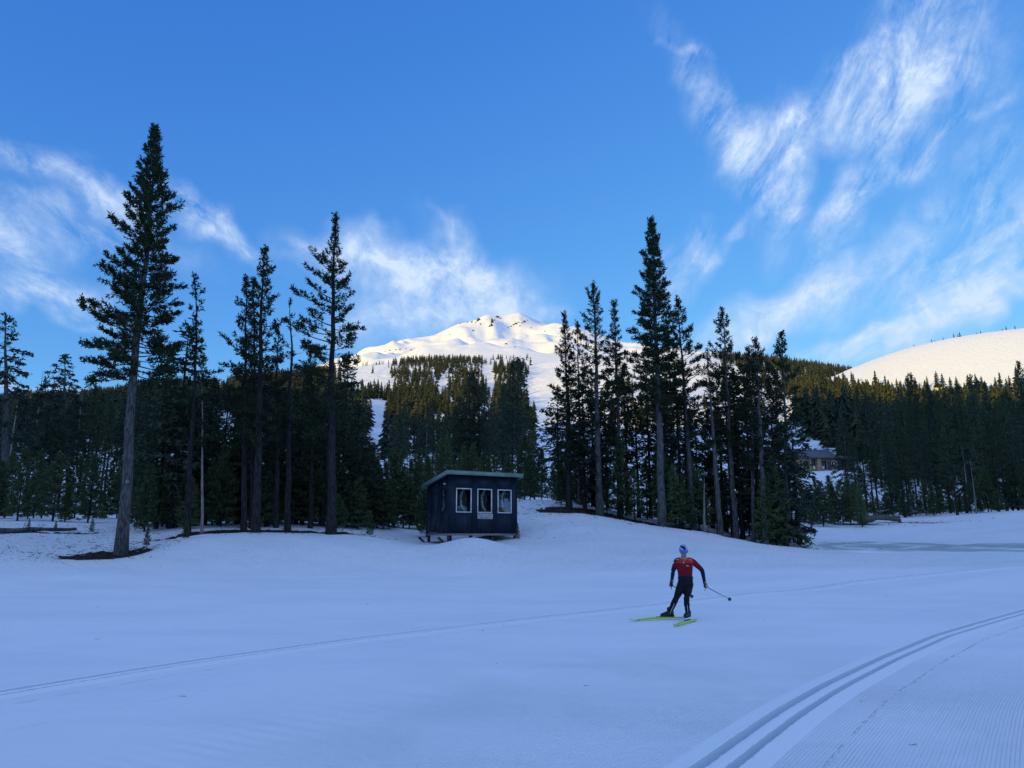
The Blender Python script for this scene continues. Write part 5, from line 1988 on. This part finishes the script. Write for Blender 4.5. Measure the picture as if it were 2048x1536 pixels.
def ball(g, c, rx, ry, rz, n=12):
    ph = np.linspace(0.05, math.pi - 0.05, n)
    ell_tube(g, [((c[0], c[1], c[2] - rz * math.cos(p)), rx * math.sin(p), ry * math.sin(p), 0) for p in ph], 16)


def limb(g, pts, radii, sides=12):
    """smooth tapering limb through joints"""
    P = np.array(pts, float)
    s = np.r_[0, np.cumsum(np.linalg.norm(np.diff(P, axis=0), axis=1))]
    q = np.linspace(0, s[-1], 18)
    Q = np.c_[[np.interp(q, s, P[:, k]) for k in range(3)]].T
    R = np.interp(q, s, radii)
    for _ in range(2):
        Q[1:-1] = (Q[:-2] + Q[1:-1] * 2 + Q[2:]) / 4
    g.tube(Q, R, sides, True)
    ball(g, Q[0], R[0], R[0], R[0])
    ball(g, Q[-1], R[-1], R[-1], R[-1])


def remeshed(name, g, voxel, smooth_it=4):
    v, f = g.arrays()
    me = np_mesh('raw', v, f)
    o = bpy.data.objects.new('raw', me)
    COL.objects.link(o)
    m = o.modifiers.new('r', 'REMESH')
    m.mode = 'VOXEL'
    m.voxel_size = voxel
    sm = o.modifiers.new('s', 'SMOOTH')
    sm.factor = 0.5
    sm.iterations = smooth_it
    dg = bpy.context.evaluated_depsgraph_get()
    out = bpy.data.meshes.new_from_object(o.evaluated_get(dg))
    bpy.data.objects.remove(o, do_unlink=True)
    out.name = name
    out.polygons.foreach_set('use_smooth', np.ones(len(out.polygons), dtype=bool))
    return out


def build_skier():
    base = np.array([J(1370, 1246)[0], SK_Y, float(hz(J(1370, 1246)[0], SK_Y))])
    e = empty('person', base)
    tag(e, 'skier in red and navy jersey, black tights and patterned hat skating on the trail', 'person')

    def put(name, mesh, mats=(), parent=e):
        """link a mesh built in world coordinates as a child of the person"""
        off = np.array(parent.matrix_basis.translation) if parent is e else np.zeros(3)
        co = np.empty(len(mesh.vertices) * 3, dtype=np.float32)
        mesh.vertices.foreach_get('co', co)
        co = co.reshape(-1, 3) - (base if True else off)
        mesh.vertices.foreach_set('co', co.astype(np.float32).ravel())
        if mats:
            mesh.materials.clear()
            for m in mats:
                mesh.materials.append(m)
        mesh.update()
        return link(bpy.data.objects.new(name, mesh), parent)
    g = Geo()
    sh_l, sh_r = J(1353.5, 1121, .03), J(1383.5, 1121.5, .0)
    el_l, wr_l = J(1346.5, 1140, .06), J(1343.6, 1161.5, -.05)
    el_r, wr_r = J(1404.5, 1140, .10), J(1409.2, 1165, .02)
    hip_l, hip_r = J(1363.5, 1169, 0), J(1377.6, 1169, 0)
    kn_l, an_l = J(1352.5, 1196, -.12), J(1339.0, 1227, .04)
    kn_r, an_r = J(1372.8, 1198, -.16), J(1376.3, 1231, .02)
    tilt = math.radians(-4)
    # torso, from hips to the base of the neck
    ell_tube(g, [(J(1371, 1174), .140, .112, tilt), (J(1371.2, 1168), .158, .125, tilt), (J(1371, 1160), .158, .122, tilt), (J(1370.6, 1152, -.01), .152, .112, tilt),
                 (J(1370, 1144, -.02), .158, .115, tilt), (J(1369.2, 1134, -.03), .178, .125, tilt), (J(1368.4, 1126, -.03), .182, .120, tilt),
                 (J(1368, 1120.5, -.02), .165, .100, tilt), (J(1367.6, 1117, -.01), .105, .080, tilt), (J(1367.4, 1115, -.01), .065, .065, tilt)], 20)
    limb(g, [J(1360, 1121, .0), sh_l, el_l, wr_l], [.070, .068, .050, .033])
    limb(g, [J(1377, 1121, .0), sh_r, el_r, wr_r], [.070, .070, .050, .033])
    limb(g, [hip_l, (hip_l + kn_l) / 2 + np.array([0, -.01, 0]), kn_l, (kn_l * .65 + an_l * .35) + np.array([0, .02, 0]), an_l], [.100, .088, .062, .064, .044])
    limb(g, [hip_r, (hip_r + kn_r) / 2 + np.array([0, -.01, 0]), kn_r, (kn_r * .65 + an_r * .35) + np.array([0, .02, 0]), an_r], [.100, .088, .062, .064, .044])
    # neck and head
    hc = J(1367.2, 1101.5, -.06)
    g.tube([J(1367.5, 1119, -.01), J(1367.3, 1112, -.03), hc], [.062, .056, .058], 14, True)
    ball(g, hc, .078, .098, .118)
    ball(g, hc + np.array([0, -.035, -.075]), .055, .060, .050)      # jaw
    g.tube([hc + np.array([0, -.095, .012]), hc + np.array([0, -.122, -.022]), hc + np.array([0, -.112, -.034])], [.010, .016, .015], 8, True)   # nose
    for sx in (-1, 1):
        ball(g, hc + np.array([sx * .080, .01, -.01]), .012, .022, .032, 8)   # ears
    g.tube([hc + np.array([-.022, -.088, -.062]), hc + np.array([0, -.094, -.064]), hc + np.array([.022, -.088, -.062])], [.007, .009, .007], 8, True)   # lips
    body = remeshed('body', g, .0125, 3)
    # clothing colours by place on the body
    n = len(body.polygons)
    cen = np.empty(n * 3, dtype=np.float32)
    body.polygons.foreach_get('center', cen)
    cen = cen.reshape(-1, 3)

    def seg_d(a, b):
        d = b - a
        t = np.clip(((cen - a) @ d) / (d @ d), 0, 1)
        return np.linalg.norm(cen - (a + t[:, None] * d), axis=1), t
    zz = cen[:, 2]
    idx = np.full(n, 2)
    idx[zz > J(0, 1151.5)[2]] = 1
    idx[zz > J(0, 1126.0)[2]] = 0
    d_l, t_l = seg_d(sh_l, el_l)
    d_r, t_r = seg_d(sh_r, el_r)
    f_l, _ = seg_d(el_l, wr_l)
    f_r, _ = seg_d(el_r, wr_r)
    arm_l = (np.minimum(d_l, f_l) < .082) & (cen[:, 0] < J(1354.5, 1130)[0]) & (zz > J(0, 1166)[2])
    arm_r = (np.minimum(d_r, f_r) < .082) & (cen[:, 0] > J(1385.5, 1130)[0]) & (zz > J(0, 1170)[2])
    idx[arm_l] = np.where((t_l[arm_l] < .72) & (d_l[arm_l] <= f_l[arm_l] + .01), 1, 3)
    idx[arm_r] = np.where((t_r[arm_r] < .78) & (d_r[arm_r] <= f_r[arm_r] + .01), 1, 3)
    # navy shoulders run down the outside of the right sleeve
    belt = (zz < J(0, 1151.5)[2]) & (zz > J(0, 1158)[2]) & (np.abs(cen[:, 0] - J(1371, 1155)[0]) < .2)
    idx[belt] = 3
    skin = (zz > J(0, 1117.6)[2]) & (np.abs(cen[:, 0] - hc[0]) < .085)
    vneck = (zz > J(0, 1121.5)[2]) & (cen[:, 1] < SK_Y - .05) & (np.abs(cen[:, 0] - J(1367.6, 1120)[0]) < (zz - J(0, 1121.8)[2]) * .85)
    idx[skin | vneck] = 4
    body.materials.clear()
    for m in (MAT_RED, MAT_DRED, MAT_PANTS, MAT_NAVY, MAT_SKIN):
        body.materials.append(m)
    body.polygons.foreach_set('material_index', idx.astype(np.int32))
    put('body', body)
    # hat: close-fitting cap pulled low
    g = Geo()
    ph = np.linspace(.03, 1.62, 12)
    ell_tube(g, [((hc[0], hc[1] + .012 - .02 * math.cos(p) * 0, hc[2] + .012 + .124 * math.cos(p)), .090 * math.sin(p) + .002, .112 * math.sin(p) + .002, 0) for p in ph], 22)
    put('hat', np_mesh('hat', *g.arrays(), [hat_mat()], True))
    # wraparound sunglasses
    V, Fc = [], []
    k = 16
    for i in range(k):
        a = -1.45 + 2.9 * i / (k - 1)
        for (rr, z) in ((1.0, -.032), (1.03, -.012), (1.03, .016), (1.0, .030)):
            wz = z * (1 - .35 * abs(a) / 1.45)
            V.append((hc[0] + .093 * math.sin(a) * rr, hc[1] - .016 - .098 * math.cos(a) * rr, hc[2] - .012 + wz))
    for i in range(k - 1):
        for j in range(3):
            q = i * 4 + j
            Fc.append((q, q + 4, q + 5, q + 1))
    gl = put('sunglasses', np_mesh('sunglasses', np.array(V), np.array(Fc), [MAT_LENS], True))
    so = gl.modifiers.new('thick', 'SOLIDIFY')
    so.thickness = .005
    # collar and zip
    g = Geo()
    a, b = J(1367.3, 1121.6, -.142), J(1367.5, 1127.5, -.16)
    g.tube([a, (a + b) / 2, b], [.005] * 3, 6, True)
    put('zip', g.mesh('zip', MAT_PALE))
    # white prints on the shoulders and chest
    for q, (px, py, w, h, dy) in enumerate(((1356.2, 1118.9, .014, .014, -.09), (1353.8, 1119.6, .010, .012, -.075), (1380.0, 1119.2, .016, .012, -.09), (1382.8, 1120.2, .012, .010, -.08), (1375.8, 1132.0, .026, .010, -.158), (1373.8, 1130.9, .018, .008, -.158))):
        c = J(px, py, dy)
        v, f = box_arr(c[0] - w, c[0] + w, c[1] - .004, c[1] + .03, c[2] - h / 2, c[2] + h / 2)
        put('print', np_mesh('print', v, f, [MAT_PALE]))
    # hip belt
    g = Geo()
    ell_tube(g, [(J(1371, 1157.5), .140, .11, tilt), (J(1371, 1157), .165, .128, tilt), (J(1370.9, 1153.5), .160, .120, tilt), (J(1370.9, 1153), .140, .10, tilt)], 22)
    put('waist_belt', np_mesh('waist_belt', *g.arrays(), [MAT_NAVY], True))
    # pale zips down the lower legs
    for (k0, a0, off) in ((kn_l, an_l, (-.004, -.066, 0)), (kn_r, an_r, (-.012, -.066, 0))):
        g = Geo()
        P = [k0 + (a0 - k0) * t + np.array(off) * s for t, s in ((.35, 1.0), (.6, .93), (.85, .80), (.98, .72))]
        g.tube(P, [.006] * 4, 6, True)
        put('leg_zip', g.mesh('leg_zip', MAT_PALE))

    # boots: shell, cuff, sole
    def boot(an, toe_dir, z0, parent=e):
        d = np.array([toe_dir[0], toe_dir[1], 0.0])
        d /= np.linalg.norm(d)
        g = Geo()
        heel = np.array([an[0], an[1], z0 + .055]) - d * .055
        limb(g, [an + np.array([0, 0, .085]), an, heel + np.array([0, 0, .03])], [.056, .054, .050])
        limb(g, [heel, heel + d * .10 + np.array([0, 0, .012]), heel + d * .19 - np.array([0, 0, .006]), heel + d * .255 - np.array([0, 0, .015])], [.048, .050, .044, .034])
        b = put('boot', remeshed('boot', g, .009, 2), [MAT_BLACK])
        g = Geo()
        c = heel + d * .02 + np.array([0, 0, .03])
        g.tube([c - d * .045, c + d * .0, c + d * .05], [.046, .052, .050], 12)
        put('boot_trim', g.mesh('boot_trim', MAT_ORANGE, True))
        g = Geo()
        P = [heel - d * .05, heel + d * .1, heel + d * .27]
        P = [np.array([p[0], p[1], z0 + .014]) for p in P]
        g.tube(P, [.030, .034, .026], 8, True)
        put('boot_sole', g.mesh('boot_sole', MAT_BLACK, True))
        return heel + d * .1
    # the skis
    smat = ski_mat()

    def ski(tip, tail, label):
        d = tail - tip
        Ls = np.linalg.norm(d)
        d /= Ls
        side = np.cross(d, [0, 0, 1.0])
        side /= np.linalg.norm(side)
        up = np.cross(side, d)
        n = 28
        V = []
        for i in range(n):
            t = i / (n - 1)
            x = (t - .5) * Ls
            curl = .045 * max(0, (.10 - t) / .10) ** 2 + .012 * max(0, (t - .95) / .05) ** 2 + .012 * math.sin(math.pi * t)
            w = .030 * min(1, (t / .05) ** .6 if t > 0 else .25) * (1 - .06 * math.sin(math.pi * t)) if t < .97 else .030 * (.7 + .3 * (1 - t) / .03)
            h = .014 + .022 * math.sin(math.pi * min(1, max(0, (t - .05) / .9)))
            V += [(x, -w, curl), (x, w, curl), (x, w * .94, curl + h), (x, -w * .94, curl + h)]
        Fc = []
        for i in range(n - 1):
            for j in range(4):
                a, b = i * 4 + j, i * 4 + (j + 1) % 4
                Fc.append((a, b, b + 4, a + 4))
        Fc += [(3, 2, 1, 0), (n * 4 - 4, n * 4 - 3, n * 4 - 2, n * 4 - 1)]
        me = np_mesh('ski', np.array(V), np.array(Fc), [smat])
        o = link(bpy.data.objects.new('ski', me))
        M = Matrix(((d[0], side[0], up[0]), (d[1], side[1], up[1]), (d[2], side[2], up[2])))
        o.matrix_world = Matrix.Translation(Vector((tip + tail) / 2)) @ M.to_4x4()
        tag(o, label, 'ski')
        v, f = box_arr(-.02, .30, -.021, .021, .043, .056)
        link(bpy.data.objects.new('binding', np_mesh('binding', v, f, [MAT_BLACK])), o)
        return o
    # sliding ski on the snow, the pushing ski lifting at its tip
    t2, e2 = flat_pt(1347.6, 1262.5), flat_pt(1392.7, 1248.6)
    tip2 = np.array([t2[0], t2[1], hz(*t2) + .012])
    tail2 = np.array([e2[0], e2[1], hz(*e2) + .012])
    ski(tip2, tail2, 'lime ski under the standing leg, pointing at the viewer')
    e1 = flat_pt(1369.0, 1243.8)
    tail1 = np.array([e1[0], e1[1], hz(*e1) + .02])
    d = pdir(1259.4, 1242.5)
    k = (e1[1] - .55) / d[1]
    tip1 = np.array([d[0] * k, d[1] * k, CAM_H + d[2] * k])
    ski(tip1, tail1, 'lime ski of the pushing leg, pointing left')
    dir1 = (tip1 - tail1)[:2]
    dir2 = (tip2 - tail2)[:2]
    c1 = tail1 + (tip1 - tail1) * .42
    c2 = tail2 + (tip2 - tail2) * .42
    boot(np.array([an_l[0], an_l[1], an_l[2]]), dir1, c1[2] + .045)
    boot(np.array([an_r[0], an_r[1], an_r[2]]), dir2, c2[2] + .045)

    # gloves: palm, four curled fingers, thumb
    def glove(wr, grip, pole_d, out):
        """hand from the wrist closing round the pole at grip; out = unit vector from palm to knuckles"""
        g = Geo()
        grip = np.array(grip)
        axis = pole_d / np.linalg.norm(pole_d)
        palm = grip + out * .022
        limb(g, [wr, wr * .45 + palm * .55, palm], [.034, .038, .036])
        fw = np.cross(axis, out)
        fw /= np.linalg.norm(fw)
        for i in range(4):
            o_ = axis * (-.030 + .021 * i)
            r = .0105 - .0008 * abs(i - 1.2)
            ln = (.92, 1.0, .97, .84)[i]
            k0 = palm + o_ + out * .014
            k1 = grip + o_ + fw * .030 * ln + out * .010
            k2 = grip + o_ + fw * .024 * ln - out * .018
            k3 = grip + o_ + fw * .004 - out * .024
            limb(g, [k0, k1, k2, k3], [r, r, r * .92, r * .8], 8)
        limb(g, [palm - axis * .034, grip - axis * .040 - fw * .026, grip - axis * .018 - fw * .022 - out * .020], [.013, .012, .0095], 8)
        m = remeshed('glove', g, .0052, 1)
        cf = np.empty(len(m.polygons) * 3, dtype=np.float32)
        m.polygons.foreach_get('center', cf)
        cf = cf.reshape(-1, 3)
        ii = (((cf - palm) @ out) > -.004).astype(np.int32)
        far = np.linalg.norm(cf - wr, axis=1) < .035
        ii[far] = 0
        m.materials.clear()
        m.materials.append(MAT_BLACK)
        m.materials.append(MAT_TANG)
        m.polygons.foreach_set('material_index', ii)
        return put('glove', m)

    def pole(top, tip, label):
        e2_ = empty('ski_pole', tip)
        tag(e2_, label, 'ski pole')
        d_ = top - tip
        ln = np.linalg.norm(d_)
        u = d_ / ln
        g = Geo()
        g.tube([np.zeros(3), u * ln * .5, u * ln], [.0055, .0085, .0095], 8, True)
        link(bpy.data.objects.new('shaft', g.mesh('shaft', MAT_CARBON, True)), e2_)
        g = Geo()
        g.tube([u * (ln - .13), u * (ln - .06), u * (ln + .015)], [.014, .016, .018], 10, True)
        link(bpy.data.objects.new('grip', g.mesh('grip', MAT_BLACK, True)), e2_)
        g = Geo()
        g.tube([u * .045, u * .055, u * .068, u * .085], [.008, .042, .038, .010], 12, True)
        link(bpy.data.objects.new('basket', g.mesh('basket', MAT_CARBON, True)), e2_)
        g = Geo()
        s0 = u * (ln + .005)
        g.tube([s0, s0 + np.array([.02, -.02, -.05]), s0 + np.array([.0, -.02, -.10]), s0 - u * .10], [.006] * 4, 6)
        link(bpy.data.objects.new('strap', g.mesh('strap', MAT_BLACK, True)), e2_)
    hr = J(1411.0, 1173.0, -.01)
    tipr = J(1461, 1199.2, 1.15)
    hl = J(1343.2, 1170.5, -.08)
    tipl = J(1385, 1193.5, 1.20)
    dr, dl = (tipr - hr), (tipl - hl)
    dr /= np.linalg.norm(dr)
    dl /= np.linalg.norm(dl)
    pole(hr - dr * .06, tipr, 'ski pole held out behind the right of the picture')
    pole(hl - dl * .06, tipl, 'ski pole passing behind the legs of the skier')

    def perp(v, a):
        v = np.array(v, float)
        v = v - a * (v @ a)
        return v / np.linalg.norm(v)
    glove(wr_r, hr, dr, perp((.5, -.8, .1), dr))
    glove(wr_l, hl, dl, perp((-.9, -.4, 0), dl))
    # cuffs' pale tabs
    for w in (wr_r, wr_l):
        g = Geo()
        g.tube([w + np.array([0, 0, .012]), w - np.array([0, 0, .014])], [.040, .041], 12)
        put('cuff', g.mesh('cuff', MAT_BLACK, True))
        v, f = box_arr(w[0] - .012, w[0] + .016, w[1] - .050, w[1] - .036, w[2] - .006, w[2] + .012)
        put('cuff_tab', np_mesh('cuff_tab', v, f, [MAT_PALE]))


build_skier()
